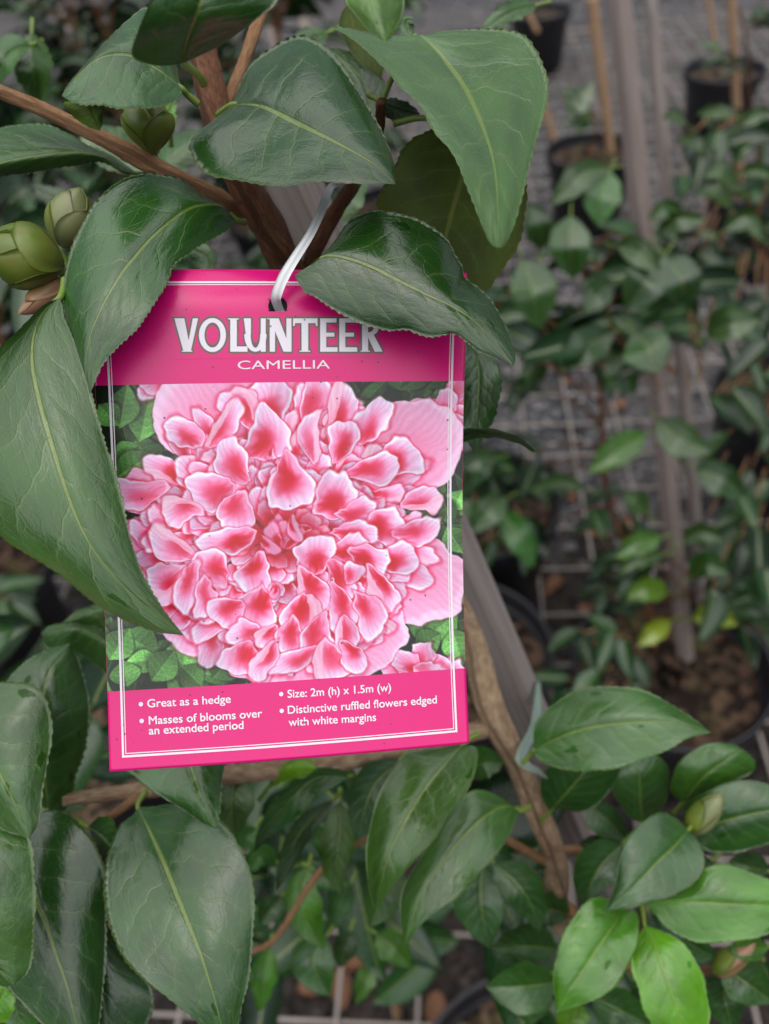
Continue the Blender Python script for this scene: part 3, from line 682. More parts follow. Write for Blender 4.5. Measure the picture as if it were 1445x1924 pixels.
branch('stem', [(355, 20, .275, 20), (372, 65, .272, 23), (386, 115, .268, 27), (400, 190, .264, 29), (425, 270, .262, 29), (455, 340, .262, 31), (495, 410, .264, 32), (530, 480, .267, 31), (600, 620, .28, 28)], M_BARK, 14, .09)
branch('stem', [(585, 590, .278, 23.5), (760, 950, .32, 22.7), (880, 1190, .345, 25.2), (912, 1300, .35, 26.9), (938, 1370, .352, 26.9), (975, 1440, .36, 22.7), (1012, 1530, .37, 22.7), (1043, 1610, .38, 20.2), (1050, 1690, .40, 18.5)], M_TAN, 18, .13,
       knots=((.38, .2, .012), (.43, .35, .014), (.47, .2, .01), (.56, .28, .02), (.30, .25, .012)), world_tail=((base_xy[0], base_xy[1], .7, .006), (base_xy[0], base_xy[1], .235, .008)), res=120)
branch('branch', [(-60, 150, .232, 12), (0, 172, .235, 13), (100, 215, .24, 14), (195, 262, .245, 15), (262, 296, .25, 20), (300, 318, .252, 17), (370, 350, .256, 15), (420, 378, .262, 18), (455, 395, .268, 16)], M_TWIG, 12, .08)
branch('branch', [(495, 10, .275, 12), (478, 60, .272, 12), (455, 125, .27, 11), (432, 180, .268, 11), (412, 235, .268, 12)], M_TWIG, 9, .06)
branch('branch', [(716, 190, .238, 9), (712, 240, .248, 11), (695, 290, .258, 12), (665, 345, .262, 14), (640, 382, .262, 14), (610, 430, .264, 17), (588, 480, .267, 15), (568, 560, .28, 14)], M_BARK, 10, .07)
branch('branch', [(930, 1366, .352, 15), (895, 1374, .350, 17), (840, 1388, .346, 18), (720, 1415, .335, 19), (560, 1442, .322, 20), (430, 1456, .312, 18), (300, 1480, .306, 17), (200, 1493, .302, 14), (120, 1503, .30, 12)], M_TAN, 11, .1)
branch('branch', [(275, 1487, .304, 12), (240, 1512, .30, 9), (200, 1540, .294, 8)], M_TWIG, 8)
branch('branch', [(1035, 1622, .382, 10), (990, 1600, .376, 9), (940, 1572, .37, 8), (900, 1560, .36, 5)], M_TWIG, 8)
branch('branch', [(1050, 1685, .40, 12), (1130, 1770, .37, 10), (1205, 1740, .335, 8), (1209, 1700, .325, 7), (1250, 1620, .335, 6), (1296, 1558, .335, 6)], M_TWIG, 8)
branch('branch', [(1043, 1600, .385, 9), (1150, 1590, .38, 8), (1280, 1560, .36, 7), (1380, 1540, .35, 5)], M_TWIG, 8)
branch('branch', [(1050, 1690, .40, 10), (1200, 1830, .39, 8), (1340, 1820, .36, 7), (1400, 1790, .34, 5)], M_TWIG, 8)
branch('branch', [(800, 1440, .345, 9), (700, 1560, .36, 8), (600, 1640, .37, 7), (520, 1760, .38, 6), (470, 1790, .39, 5)], M_TWIG, 8)

DK, MD, GRN, PALE, BRT, OLV = (.017, .048, .022), (.024, .070, .027), (.030, .085, .026), (.042, .088, .045), (.085, .20, .012), (.050, .058, .008)
L_ = lambda *a, **k: leaf(SH, *a, **k)
# --- crown around the top of the tag
L_([(345, 118), (350, 80), (375, 10), (400, -90), (410, -160)], [(310, 124), (268, 118), (247, 100), (262, 50), (283, 0), (300, -70), (350, -140)], [(390, 98), (432, 74), (488, 32), (522, 0), (530, -60), (480, -130)],
   [.185, .172, .168, .17], -.004, .006, col=MD, pet=[(372, 140), (383, 158)], ser=0)
L_([(343, 168), (320, 148), (288, 125), (240, 103), (190, 107), (148, 140), (116, 180)], [(338, 182), (312, 198), (250, 205), (190, 200), (140, 194)], [(335, 140), (322, 70), (283, 12), (248, 30), (215, 60), (178, 100), (130, 155)],
   [.222, .215, .208, .206], -.008, .018, col=MD, pet=[(352, 178), (372, 195)])
L_([(168, 192), (178, 215), (188, 246)], [(130, 190), (118, 196), (145, 225), (170, 240)], [(192, 200), (193, 215), (192, 232)], .212, .004, 0, col=(.08, .11, .02), side=-1, pet=False)
L_([(262, 328), (228, 317), (200, 297), (150, 286), (75, 292), (0, 306), (-90, 335)], [(232, 326), (190, 305), (140, 312), (90, 320), (0, 333), (-60, 342)], [(240, 312), (212, 292), (165, 272), (130, 250), (75, 232), (0, 238), (-60, 270)],
   [.252, .245, .235, .225], .006, .012, col=(.032, .078, .032), pet=[(275, 328), (288, 322)])
L_([(437, 197), (470, 196), (505, 204), (560, 232), (640, 272), (705, 310), (743, 346)], [(400, 226), (362, 260), (357, 285), (390, 327), (450, 341), (530, 350), (600, 342), (680, 345)],
   [(448, 165), (470, 122), (510, 90), (548, 68), (578, 66), (620, 95), (665, 155), (710, 232), (738, 295)], [.240, .228, .216, .208, .202], -.008, .022, col=DK, pet=[(424, 204), (410, 216)], curl=.004)
L_([(775, 75), (790, 66), (832, 106), (874, 166), (900, 222), (924, 290), (934, 360), (937, 466)], [(735, 66), (690, 60), (640, 50), (621, 52), (650, 66), (690, 97), (728, 135), (752, 165), (786, 197), (817, 250), (849, 287), (874, 345), (900, 408), (920, 455)],
   [(830, 58), (915, 54), (978, 62), (1010, 95), (1030, 145), (1027, 190), (1007, 270), (986, 350), (966, 425), (950, 458)], [.250, .242, .228, .210, .194, .180, .170], .010, .012, col=(.060, .105, .075), pet=[(745, 130), (718, 190)], wave=.0006)  # base colour paled to stand in for sky sheen on this leaf
L_([(690, -110), (693, -40), (700, 10), (715, 55), (724, 80)], [(655, -60), (650, 0), (662, 20), (695, 60)], [(755, -60), (760, 0), (752, 40), (738, 68)], [.19, .172, .166, .165], .004, .010, col=(.07, .13, .03), ser=0)
L_([(655, 5), (668, 60), (700, 110), (716, 150)], [(640, 30), (640, 62), (668, 110)], [(690, 30), (712, 80), (722, 120)], [.262, .262, .262], .0, .004, col=(.05, .06, .015), side=-1, ser=0)
L_([(885, 245), (872, 320), (853, 386), (836, 450), (806, 575)], [(960, 262), (987, 336), (990, 386), (978, 448), (949, 500), (912, 552), (860, 590)], [(850, 238), (807, 245), (760, 274), (735, 322), (708, 390), (718, 470), (755, 540)],
   [.245, .242, .240, .24], -.002, .004, col=OLV, side=-1, pet=[(800, 222), (740, 232)])
L_([(553, 517), (580, 500), (608, 480), (645, 482), (700, 502), (750, 528), (800, 553), (853, 578), (895, 607), (936, 652), (964, 688)],
   [(572, 548), (590, 558), (625, 582), (666, 602), (700, 615), (733, 623), (766, 621), (807, 633), (853, 629), (874, 642), (899, 660), (932, 673)],
   [(600, 486), (620, 464), (648, 425), (668, 408), (708, 394), (766, 403), (807, 424), (840, 449), (857, 478), (870, 500), (873, 518), (899, 540), (924, 565), (948, 606), (961, 640), (969, 673)],
   [.2135, .2115, .2095, .208, .206, .204], .0, .012, col=DK, pet=False, curl=.002)
L_([(1210, 302), (1145, 236), (1050, 230), (960, 260), (880, 320), (780, 410), (700, 500), (640, 572), (560, 700), (510, 800), (470, 900), (448, 1000), (442, 1100), (464, 1212)],
   [(1210, 325), (1190, 352), (1100, 410), (1030, 450), (980, 492), (900, 545), (862, 640), (812, 732), (760, 802), (700, 880), (620, 962), (560, 1022), (522, 1075), (490, 1150)],
   [(1120, 225), (1040, 175), (940, 102), (830, 76), (740, 70), (640, 92), (560, 142), (482, 222), (420, 340), (370, 450), (340, 560), (325, 680), (335, 800), (380, 960), (430, 1090)],
   [.240, .228, .216, .208, .204, .203, .203], .0, .012, zt=Z3, col=(.021, .066, .024), pet=[(1240, 318), (1262, 322)])
L_([(112, 560), (82, 585), (64, 625), (60, 680), (74, 750), (100, 840), (130, 935), (165, 1015), (212, 1080), (275, 1140), (346, 1194)],
   [(80, 575), (30, 625), (0, 652), (-60, 720), (-95, 820), (-60, 930), (0, 1005), (50, 1040), (110, 1080), (170, 1130), (230, 1163), (290, 1186)],
   [(117, 575), (122, 600), (145, 650), (166, 720), (190, 800), (215, 880), (235, 960), (250, 1020), (272, 1085), (312, 1150)],
   [.212, .204, .198, .195, .194, .196, .2], -.012, .006, col=(.038, .082, .032), pet=[(118, 545), (122, 525)])
# --- leaves behind the crown
L_([(275, 330), (240, 300), (190, 255), (170, 240)], [(225, 325), (170, 300), (150, 260)], [(270, 290), (240, 245), (200, 236)], .33, 0, .01, col=PALE)
L_([(300, 320), (330, 295), (375, 262), (400, 245)], [(335, 322), (370, 310), (400, 280)], [(300, 280), (330, 250), (370, 243)], .32, 0, .01, col=PALE)
sleaf(SH, [(60, 60), (58, 110), (72, 195)], 40, 36, [.36, .35, .36], col=PALE, dl=-.02, dr=-.004)
sleaf(SH, [(58, 85), (20, 100), (-20, 170)], 22, 40, [.35, .34, .35], col=GRN, dl=-.006)
sleaf(SH, [(700, 230), (680, 150), (620, 90)], 38, 36, [.27, .275, .28], col=PALE, dl=.004, dr=-.004)
sleaf(SH, [(716, 190), (745, 205), (790, 215)], 20, 24, [.245, .25, .255], col=DK)
sleaf(SH, [(620, 60), (575, 80), (520, 140)], 26, 26, [.36, .37, .37], col=PALE)
sleaf(SH, [(770, 75), (762, 40), (778, 36)], 14, 14, [.26, .262, .262], col=PALE)
sleaf(SH, [(320, 250), (318, 210), (330, 180)], 18, 14, [.30, .30, .30], col=(.10, .2, .02))
sleaf(SH, [(640, 420), (660, 370), (690, 330)], 26, 26, [.34, .34, .35], col=PALE)
sleaf(SH, [(180, 400), (100, 370), (60, 345)], 26, 24, [.38, .37, .37], col=GB)
sleaf(SH, [(1010, 10), (965, 20), (905, 55)], 20, 22, [.36, .35, .35], col=(.035, .085, .04))
sleaf(SH, [(880, 640), (900, 700), (890, 850)], 42, 44, [.26, .262, .265], col=(.03, .075, .05), wave=.003)
leaf(SH, [(840, 838), (880, 815), (930, 815), (975, 828), (1006, 849)], [(870, 808), (920, 806), (965, 816), (995, 836)], [(870, 830), (920, 822), (970, 832), (998, 848)], [.262, .258, .255, .256], -.03, .004, col=GRN, ser=.6)
sleaf(SH, [(400, 510), (385, 480), (330, 455)], 20, 20, [.30, .30, .30], col=GRN)
# --- low left
kw = dict(zt=Z6)
L_([(605, 975), (625, 1015), (662, 1090), (720, 1220), (772, 1350), (830, 1490), (882, 1620), (932, 1780), (970, 1924), (1000, 2070)],
   [(585, 1005), (520, 1062), (465, 1200), (456, 1350), (480, 1500), (530, 1620), (620, 1722), (720, 1802), (850, 1902), (930, 1990)],
   [(680, 968), (770, 958), (900, 990), (1000, 1060), (1070, 1170), (1105, 1280), (1117, 1400), (1112, 1550), (1096, 1700), (1062, 1850), (1030, 1990)], [.285, .268, .256, .248, .245, .245], .0, .006, col=(.020, .060, .024), pet=[(612, 945), (640, 905)], **kw)
L_([(740, 560), (800, 700), (840, 800), (885, 930), (946, 1068)], [(560, 650), (520, 770), (600, 850), (700, 922), (800, 982), (880, 1036)], [(920, 600), (985, 740), (977, 850), (968, 960), (964, 1040)], [.275, .268, .262, .255, .25], .006, .004, col=MD, wave=.003, **kw)
L_([(215, 990), (196, 850), (186, 650), (190, 480), (220, 370), (306, 254)], [(130, 930), (50, 800), (0, 620), (0, 460), (90, 350), (200, 285)], [(290, 990), (340, 830), (380, 690), (398, 560), (380, 440), (345, 330)], [.30, .292, .285, .282, .285, .295], .006, .012, col=(.026, .066, .034), pet=[(230, 1000), (270, 985)], **kw)
L_([(-160, 480), (-80, 650), (0, 830), (60, 950), (126, 1110)], [(-220, 600), (-180, 800), (-100, 960), (0, 1065), (70, 1092)], [(-60, 430), (60, 424), (160, 445), (215, 520), (228, 640), (212, 780), (187, 900), (170, 1040)], [.262, .25, .246, .246], .004, .008, col=(.038, .082, .040), **kw)
L_([(-60, 1000), (-90, 1300), (-60, 1600), (60, 1748)], [(-200, 1100), (-250, 1350), (-150, 1650), (0, 1756)], [(60, 1070), (130, 1115), (152, 1250), (156, 1400), (147, 1600), (120, 1700)], [.25, .24, .238, .24], .006, .008, col=(.042, .088, .040), **kw)
L_([(110, 1060), (130, 1230), (160, 1390), (200, 1480), (240, 1600), (290, 1740), (330, 1900), (385, 2090)], [(60, 1100), (20, 1300), (0, 1500), (20, 1740), (100, 1840), (200, 1940), (300, 2040)], [(200, 990), (300, 1002), (400, 1100), (450, 1210), (473, 1330), (469, 1500), (460, 1700), (440, 1900), (410, 2030)],
   [.275, .266, .262, .258, .256], .004, .010, col=DK, pet=False, **kw)
L_([(455, 1400), (440, 1600), (445, 1760), (480, 2020)], [(400, 1500), (380, 1700), (410, 1900)], [(490, 1530), (560, 1650), (660, 1760), (672, 1850), (600, 1990)], [.275, .272, .27, .27], .004, .006, col=(.015, .04, .028), pet=False, **kw)
L_([(385, 1058), (450, 1100), (525, 1188)], [(410, 1110), (440, 1175), (490, 1190)], [(430, 1020), (480, 1015), (515, 1070), (528, 1140)], [.288, .282, .28], .004, -.002, col=MD, **kw)
L_([(500, 300), (460, 242), (400, 205), (320, 182), (180, 212)], [(450, 200), (330, 168), (230, 172)], [(490, 400), (420, 350), (330, 292), (210, 278)], [.32, .318, .315, .32], .004, .006, col=(.034, .075, .04), **kw)
L_([(500, 260), (460, 180), (400, 120), (270, 168)], [(490, 110), (420, 88), (340, 110)], [(440, 240), (380, 210), (310, 190)], [.34, .335, .335], .004, .006, col=PALE, **kw)
L_([(30, 1760), (-10, 1830), (-40, 1924)], [(-20, 1750), (-70, 1850)], [(70, 1800), (40, 1900)], .29, 0, 0, col=BRT, **kw)
L_([(110, 1700), (60, 1800), (100, 1960)], [(20, 1760), (10, 1900)], [(170, 1760), (180, 1900)], .30, 0, 0, col=GRN, **kw)
# --- low centre
kw = dict(zt=Z7)
L_([(985, 118), (900, 210), (830, 302), (770, 400), (710, 520), (675, 640), (655, 748)], [(1036, 130), (1038, 200), (1000, 290), (930, 390), (850, 510), (770, 592), (705, 665), (680, 715)], [(900, 130), (770, 150), (700, 240), (650, 350), (622, 480), (620, 600), (638, 700)],
   [.295, .285, .278, .276, .28], -.004, .010, col=(.036, .076, .020), pet=[(1010, 95), (1040, 80)], ser=1, **kw)
L_([(1200, 368), (1140, 350), (1060, 392), (980, 470), (900, 570), (840, 660), (800, 760), (765, 888)], [(1182, 400), (1160, 462), (1120, 522), (1060, 592), (980, 680), (900, 742), (830, 792), (785, 850)], [(1130, 318), (1050, 290), (990, 310), (920, 390), (850, 500), (765, 640), (746, 740), (755, 840)],
   [.325, .31, .302, .298, .298], -.004, .010, col=(.036, .082, .028), pet=[(1215, 362), (1235, 350)], ser=1, **kw)
for mid, wl, wr, d, c in [([(745, 178), (640, 285), (582, 487)], 46, 40, .33, (.024, .062, .045)), ([(560, 238), (430, 245), (335, 325), (240, 430), (195, 527)], 34, 22, .325, (.024, .068, .032)),
                          ([(492, 328), (385, 430), (325, 540), (280, 672)], 22, 20, .335, (.026, .05, .045)), ([(140, 220), (110, 320), (120, 470)], 44, 30, .315, (.05, .09, .05)),
                          ([(400, 578), (372, 680), (400, 800), (462, 892)], 38, 32, .40, (.05, .13, .018)), ([(470, 840), (420, 920), (440, 1000), (485, 1068)], 42, 42, .41, (.03, .075, .04)),
                          ([(255, 880), (235, 980), (215, 1130)], 24, 24, .42, (.045, .12, .02)), ([(520, 330), (520, 450), (505, 600), (530, 690)], 30, 34, .36, (.04, .075, .025)),
                          ([(720, 560), (680, 690), (630, 812)], 40, 34, .35, (.035, .07, .03)), ([(655, 830), (710, 870), (785, 960)], 30, 34, .45, (.05, .11, .025)),
                          ([(1060, 560), (1050, 700), (1082, 888)], 46, 52, .36, (.028, .068, .048)), ([(1098, 562), (1185, 640), (1245, 730), (1272, 825)], 40, 38, .355, (.022, .06, .028)),
                          ([(1345, 890), (1220, 880), (1088, 886)], 26, 44, .38, (.022, .06, .026)), ([(1340, 1015), (1210, 1030), (1068, 1032)], 56, 46, .35, (.028, .078, .032)),
                          ([(1010, 250), (1050, 190), (1142, 188)], 32, 34, .36, (.03, .085, .03)), ([(640, 420), (590, 330), (560, 230)], 20, 26, .36, (.03, .08, .04)),
                          ([(420, 590), (470, 620), (560, 640)], 24, 22, .42, (.03, .10, .03)), ([(560, 640), (520, 720), (480, 830)], 24, 22, .42, (.022, .07, .035)),
                          ([(660, 930), (620, 1000), (580, 1100)], 20, 20, .50, (.05, .11, .03)), ([(280, 560), (220, 540), (180, 600)], 20, 24, .42, (.035, .10, .05)),
                          ([(430, 420), (450, 480), (470, 560)], 18, 18, .38, (.03, .10, .02)), ([(200, 430), (170, 470), (160, 520)], 26, 24, .40, (.03, .09, .04)),
                          ([(300, 690), (260, 740), (215, 800)], 24, 26, .45, (.018, .05, .025)), ([(560, 820), (540, 880), (520, 960)], 22, 22, .44, (.016, .045, .022))]:
    sleaf(SH, mid, wl, wr, [d, d - .006, d - .004], zt=Z7, col=c, dl=-.004, dr=-.003, ser=1)
L_([(245, 288), (290, 230), (340, 190), (432, 210)], [(300, 262), (350, 250), (400, 235)], [(265, 240), (300, 195), (360, 172), (412, 176)], [.318, .312, .308], .002, .004, zt=Z7, col=(.13, .22, .012), ser=.6)
# --- low right cluster
kw = dict(zt=Z8)
L_([(352, 418), (450, 370), (560, 326), (700, 300), (850, 288), (1000, 290), (1178, 338)], [(370, 462), (430, 492), (550, 516), (650, 516), (780, 490), (880, 455), (980, 415), (1080, 362)], [(358, 300), (430, 215), (550, 142), (680, 120), (820, 130), (920, 165), (1020, 222), (1110, 285)],
   [.318, .308, .302, .298, .298], -.003, .012, col=(.036, .092, .032), pet=[(335, 440), (300, 480)], ser=2.6, **kw)
L_([(425, 706), (500, 622), (580, 528), (640, 440)], [(380, 600), (420, 500), (540, 420)], [(480, 692), (560, 707), (650, 672), (722, 582), (760, 480)], [.355, .345, .34, .34], 0, .006, col=(.018, .055, .024), ser=1, **kw)
L_([(855, 760), (846, 620), (842, 500), (835, 420)], [(790, 720), (722, 610), (750, 510), (800, 440)], [(930, 722), (972, 630), (982, 520), (930, 440)], [.36, .352, .348, .35], .003, .006, col=(.032, .075, .045), ser=1, **kw)
L_([(1040, 665), (1130, 555), (1222, 480), (1320, 420), (1382, 468)], [(985, 600), (1005, 520), (1060, 440), (1170, 388), (1290, 395)], [(1110, 650), (1200, 592), (1310, 550), (1375, 515)], [.35, .34, .336, .34], .004, .004, col=(.038, .092, .032), ser=1, **kw)
L_([(1105, 808), (1200, 760), (1300, 730), (1445, 700), (1620, 690)], [(1040, 720), (1090, 640), (1250, 570), (1350, 555), (1450, 580), (1560, 640)], [(1150, 880), (1250, 896), (1350, 880), (1450, 850), (1550, 770)], [.338, .33, .326, .325], .005, .003, col=(.026, .072, .036), ser=2.6, **kw)
L_([(1070, 790), (1000, 872), (930, 935), (830, 1040), (755, 1105), (690, 1165)], [(1112, 832), (1146, 900), (1140, 980), (1080, 1052), (980, 1102), (850, 1142), (760, 1155)], [(1020, 738), (950, 710), (880, 732), (800, 812), (752, 920), (735, 1020), (712, 1100)], [.322, .312, .306, .304, .306], -.003, .006, col=(.030, .076, .045), pet=[(1085, 770), (1090, 760)], ser=2.6, **kw)
L_([(850, 1132), (1000, 1120), (1150, 1125), (1300, 1135), (1445, 1136), (1620, 1150)], [(920, 1108), (1080, 1050), (1140, 975), (1210, 948), (1290, 960), (1400, 1000), (1520, 1060)], [(900, 1162), (980, 1250), (1080, 1302), (1200, 1312), (1330, 1300), (1445, 1270), (1550, 1210)], [.325, .316, .312, .31, .312], .006, -.002, col=(.060, .16, .012), ser=2.6, **kw)
L_([(765, 1158), (720, 1240), (640, 1352), (560, 1470), (500, 1552), (456, 1638)], [(830, 1172), (842, 1270), (802, 1400), (740, 1502), (660, 1570), (560, 1602)], [(690, 1104), (600, 1120), (520, 1220), (470, 1332), (445, 1450), (448, 1560)], [.322, .312, .306, .304, .306], -.002, .006, col=(.058, .155, .012), ser=2.6, **kw)
L_([(868, 1232), (910, 1312), (950, 1420), (992, 1542), (1032, 1662), (1060, 1780)], [(820, 1330), (808, 1420), (840, 1540), (872, 1642), (950, 1750)], [(950, 1258), (1050, 1320), (1120, 1420), (1156, 1540), (1170, 1662), (1130, 1760)], [.318, .308, .302, .30, .30], .002, .004, col=(.095, .22, .010), pet=[(862, 1190), (855, 1140)], ser=2.6, **kw)
for mid, wl, wr, d, c in [([(768, 850), (690, 925), (625, 1020), (588, 1150)], 40, 46, .35, (.02, .058, .026)), ([(620, 1560), (760, 1630), (900, 1700)], 40, 34, .36, (.024, .066, .032)),
                          ([(1230, 1425), (1340, 1500), (1470, 1590)], 44, 42, .345, (.028, .07, .038)), ([(560, 1590), (540, 1660), (520, 1760)], 30, 32, .38, (.09, .17, .02)),
                          ([(600, 660), (690, 740), (790, 835)], 26, 34, .375, (.03, .07, .05)), ([(1240, 1480), (1240, 1570), (1280, 1720)], 36, 36, .35, (.02, .055, .03)),
                          ([(1100, 1500), (1180, 1560), (1250, 1680)], 36, 36, .37, (.02, .055, .028)), ([(1445, 980), (1350, 960), (1260, 930)], 30, 30, .36, (.03, .065, .045)),
                          ([(1200, 1380), (1100, 1330), (900, 1180)], 34, 30, .345, (.025, .07, .045)), ([(1445, 1330), (1350, 1340), (1250, 1330)], 26, 22, .345, (.05, .12, .03)),
                          ([(660, 1180), (620, 1250), (560, 1300)], 46, 40, .37, (.016, .045, .02)), ([(850, 840), (720, 870), (560, 850)], 30, 34, .38, (.016, .045, .022)),
                          ([(1180, 930), (1100, 1000), (1000, 1060)], 30, 40, .36, (.018, .05, .026)), ([(520, 1190), (420, 1160), (330, 1250)], 34, 34, .39, (.02, .055, .026)),
                          ([(1420, 1400), (1445, 1480), (1500, 1560)], 40, 40, .36, (.02, .06, .03)), ([(940, 1560), (860, 1600), (740, 1640)], 30, 34, .37, (.018, .05, .024)),
                          ([(380, 860), (300, 900), (200, 880)], 30, 30, .41, (.018, .05, .024)), ([(400, 1500), (350, 1580), (330, 1700)], 36, 36, .39, (.03, .07, .03))]:
    sleaf(SH, mid, wl, wr, [d, d - .006, d - .004], zt=Z8, col=c, dl=-.004, dr=-.003, ser=1)

rsf = random.Random(21)
for n_, x0, x1, y0, y1, d0, d1 in ((15, 430, 900, 1470, 1720, .42, .55), (12, 480, 880, 1700, 1800, .6, .75), (16, 930, 1440, 1480, 1900, .42, .52), (14, -20, 190, 1170, 1500, .42, .6), (8, 20, 240, 330, 520, .42, .6)):
    for i in range(n_):
        p = P(rsf.uniform(x0, x1), rsf.uniform(y0, y1), rsf.uniform(d0, d1)) - ORG; az = rsf.uniform(0, 6.28); random.seed(i + int(x0) + int(y0))
        far_leaf(SH, p, (math.cos(az), math.sin(az), rsf.uniform(-.6, .2)), rsf.uniform(.06, .085), nrm=(rsf.gauss(0, .35), rsf.gauss(-.5, .35), 1))
# --- buds: lapped scales on a lathe body
def bud(px0, py0, d0, px1, py1, d1, wpx, mat, nsc=6, fat=.5, mat2=None):
    A, B = P(px0, py0, d0), P(px1, py1, d1); ax = B - A; ln = np.linalg.norm(ax); ax /= ln; r = wpx * .5 * d0 / FPX
    ref = np.array([.3, -.8, .5]); a = np.cross(ax, ref); a /= np.linalg.norm(a); b = np.cross(ax, a)
    def prof(t): return r * (math.sin(math.pi * min(1, max(0, t)) ** (math.log(.5) / math.log(fat))) ** .62 * (1 - .25 * t) * 1.12 + .03)
    n, m = 16, 20; V = []
    for i in range(n):
        t = i / (n - 1)
        for j in range(m): th = 6.2832 * j / m; V.append(A + ax * ln * t + prof(t) * .93 * (a * math.cos(th) + b * math.sin(th)))
    o = link('bud', mesh('bud', V, gridfaces(n, m, 0, True) + [tuple(range(m))[::-1], tuple((n - 1) * m + k for k in range(m))], ORG), SH, (mat,))
    for k in range(nsc):
        f = k / nsc; c0 = k * 2.4 + .6; t0, t1 = .02 + .02 * k, .50 + .5 * (k + 1) / nsc; hw = 1.25 - .25 * f; lift = 1.0 + .05 * (nsc - k) / nsc
        V = []; nn, mm_ = 10, 9
        for lay in (0, 1):
            for i in range(nn):
                s = i / (nn - 1); t = t0 + (t1 - t0) * s; wd = hw * (1 - s ** 3.2) ** .6 + .02
                for j in range(mm_):
                    e = -1 + 2 * j / (mm_ - 1); th = c0 + e * wd; rr = (prof(t) * lift - lay * .0005) + .0004 * s
                    V.append(A + ax * ln * t + rr * (a * math.cos(th) + b * math.sin(th)))
        N = nn * mm_; F = gridfaces(nn, mm_) + [q[::-1] for q in gridfaces(nn, mm_, N)]
        per = [i * mm_ for i in range(nn)] + [(nn - 1) * mm_ + j for j in range(1, mm_)] + [i * mm_ + mm_ - 1 for i in range(nn - 2, -1, -1)]
        F += [(per[i + 1], per[i], N + per[i], N + per[i + 1]) for i in range(len(per) - 1)]
        link('bud_scale', mesh('bud_scale', V, F, ORG), o, (mat2 if (mat2 and k % 2) else mat,))
bud(122, 500, .235, -32, 462, .222, 114, M_BUD, 6, .55)
bud(118, 466, .245, 150, 352, .238, 82, M_BUD2, 6, .5, M_BUD)
bud(120, 532, .238, 34, 590, .228, 46, M_BUD3, 5, .35, M_BUD)
bud(287, 292, .246, 272, 180, .236, 92, M_BUD, 5, .62)
bud(1295, 1562, .330, 1358, 1492, .322, 46, M_BUD2, 5, .42, M_BUD)
bud(1340, 1828, .345, 1420, 1770, .34, 40, M_BUD3, 5, .4, M_BUD)
branch('branch', [(112, 545, .246, 10), (122, 505, .242, 11), (120, 470, .25, 9), (160, 440, .27, 8), (240, 420, .29, 8), (400, 400, .275, 7), (450, 390, .268, 8)], M_PET, 8)

# ================================================================== PLANT TAG
def card(u, v, off=0.0):
    """card coordinates (0..1 across, 0..1 down) -> world; off = metres towards the viewer"""
    u = np.asarray(u, float); v = np.asarray(v, float)
    def q(a, b, c): return a * (1 - v) * (1 - 2 * v) + b * 4 * v * (1 - v) + c * v * (2 * v - 1)
    L = P(q(166, 190, 206), q(495, 976, 1450), q(.2150, .2155, .2095)); R = P(q(881, 869.5, 882), q(502, 951, 1397), q(.2290, .2300, .2225))
    X = L + (R - L) * u[..., None]
    X = X - FW * (.0016 * np.sin(np.pi * u) + .0055 * np.clip((.10 - v) / .10, 0, 1) ** 2 * -1)[..., None]
    n = np.array(-FW * .97 + UP * .05); n /= np.linalg.norm(n)
    return X + n * off
def inv(px, py):
    u, v = (px - 180) / 690, (py - 495) / 930
    for _ in range(12):
        x, y = pix(card(u, v)); u += (px - x) / 700; v += (py - y) / 930
    return u, v
PINK = np.array(linarr(np.array([224, 16, 122]) / 255))
tl = card(.5, 1.0)
TAG = thing('plant_tag', 'glossy pink printed plant tag showing a ruffled pink camellia, hung from the stem', 'plant tag', tuple(tl))
TORG = np.array(TAG.location)
def add_ink(me, cols):
    a = me.color_attributes.new('ink', 'FLOAT_COLOR', 'POINT'); c = np.ones((len(me.vertices), 4)); c[:, :3] = cols; a.data.foreach_set('color', c.ravel())
# card body with a punched hole
nu, nv = 120, 164
uu, vv = np.meshgrid(np.linspace(0, 1, nu), np.linspace(0, 1, nv))
hu, hv = inv(522, 575); CW, CH = .106, .1365; HR = .0027
du, dv_ = (uu - hu) * CW, (vv - hv) * CH; rr = np.hypot(du, dv_)
near = (rr < HR * 1.32) & (rr > 1e-6); k = np.where(near & (rr > HR * .62), HR / np.maximum(rr, 1e-6), 1.0)
inside = rr <= HR * .62
uu2, vv2 = hu + du * k / CW, hv + dv_ * k / CH
front = card(uu2, vv2).reshape(-1, 3); back = card(uu2, vv2, -.0005).reshape(-1, 3)
ins = inside.ravel(); snapped = (near & (rr > HR * .62)).ravel()
Fq = [f for f in gridfaces(nv, nu) if not any(ins[i] for i in f) and not all(snapped[i] and rr.ravel()[i] < HR * 1.0 for i in f)]
N = nu * nv; from collections import Counter
ed = Counter()
for f in Fq:
    for i in range(4): ed[(f[i], f[(i + 1) % 4])] += 1
F = [f[::-1] for f in Fq] + [tuple(N + i for i in f) for f in Fq]
F += [(a, b, N + b, N + a) for (a, b) in ed if (b, a) not in ed]
me = mesh('card', np.vstack([front, back]), F, TORG, True, np.tile(np.stack([uu.ravel() * .777, vv.ravel()], 1), (2, 1)))
sm = np.ones(len(F), bool); sm[2 * len(Fq):] = False; me.polygons.foreach_set('use_smooth', sm)
add_ink(me, PINK); link('card', me, TAG, (M_PRINT,))
used = np.zeros(2 * N, bool)
for f in F: used[list(f)] = True
import bmesh
bm = bmesh.new(); bm.from_mesh(me); bmesh.ops.delete(bm, geom=[v for v in bm.verts if not v.link_faces], context='VERTS'); bm.to_mesh(me); bm.free()

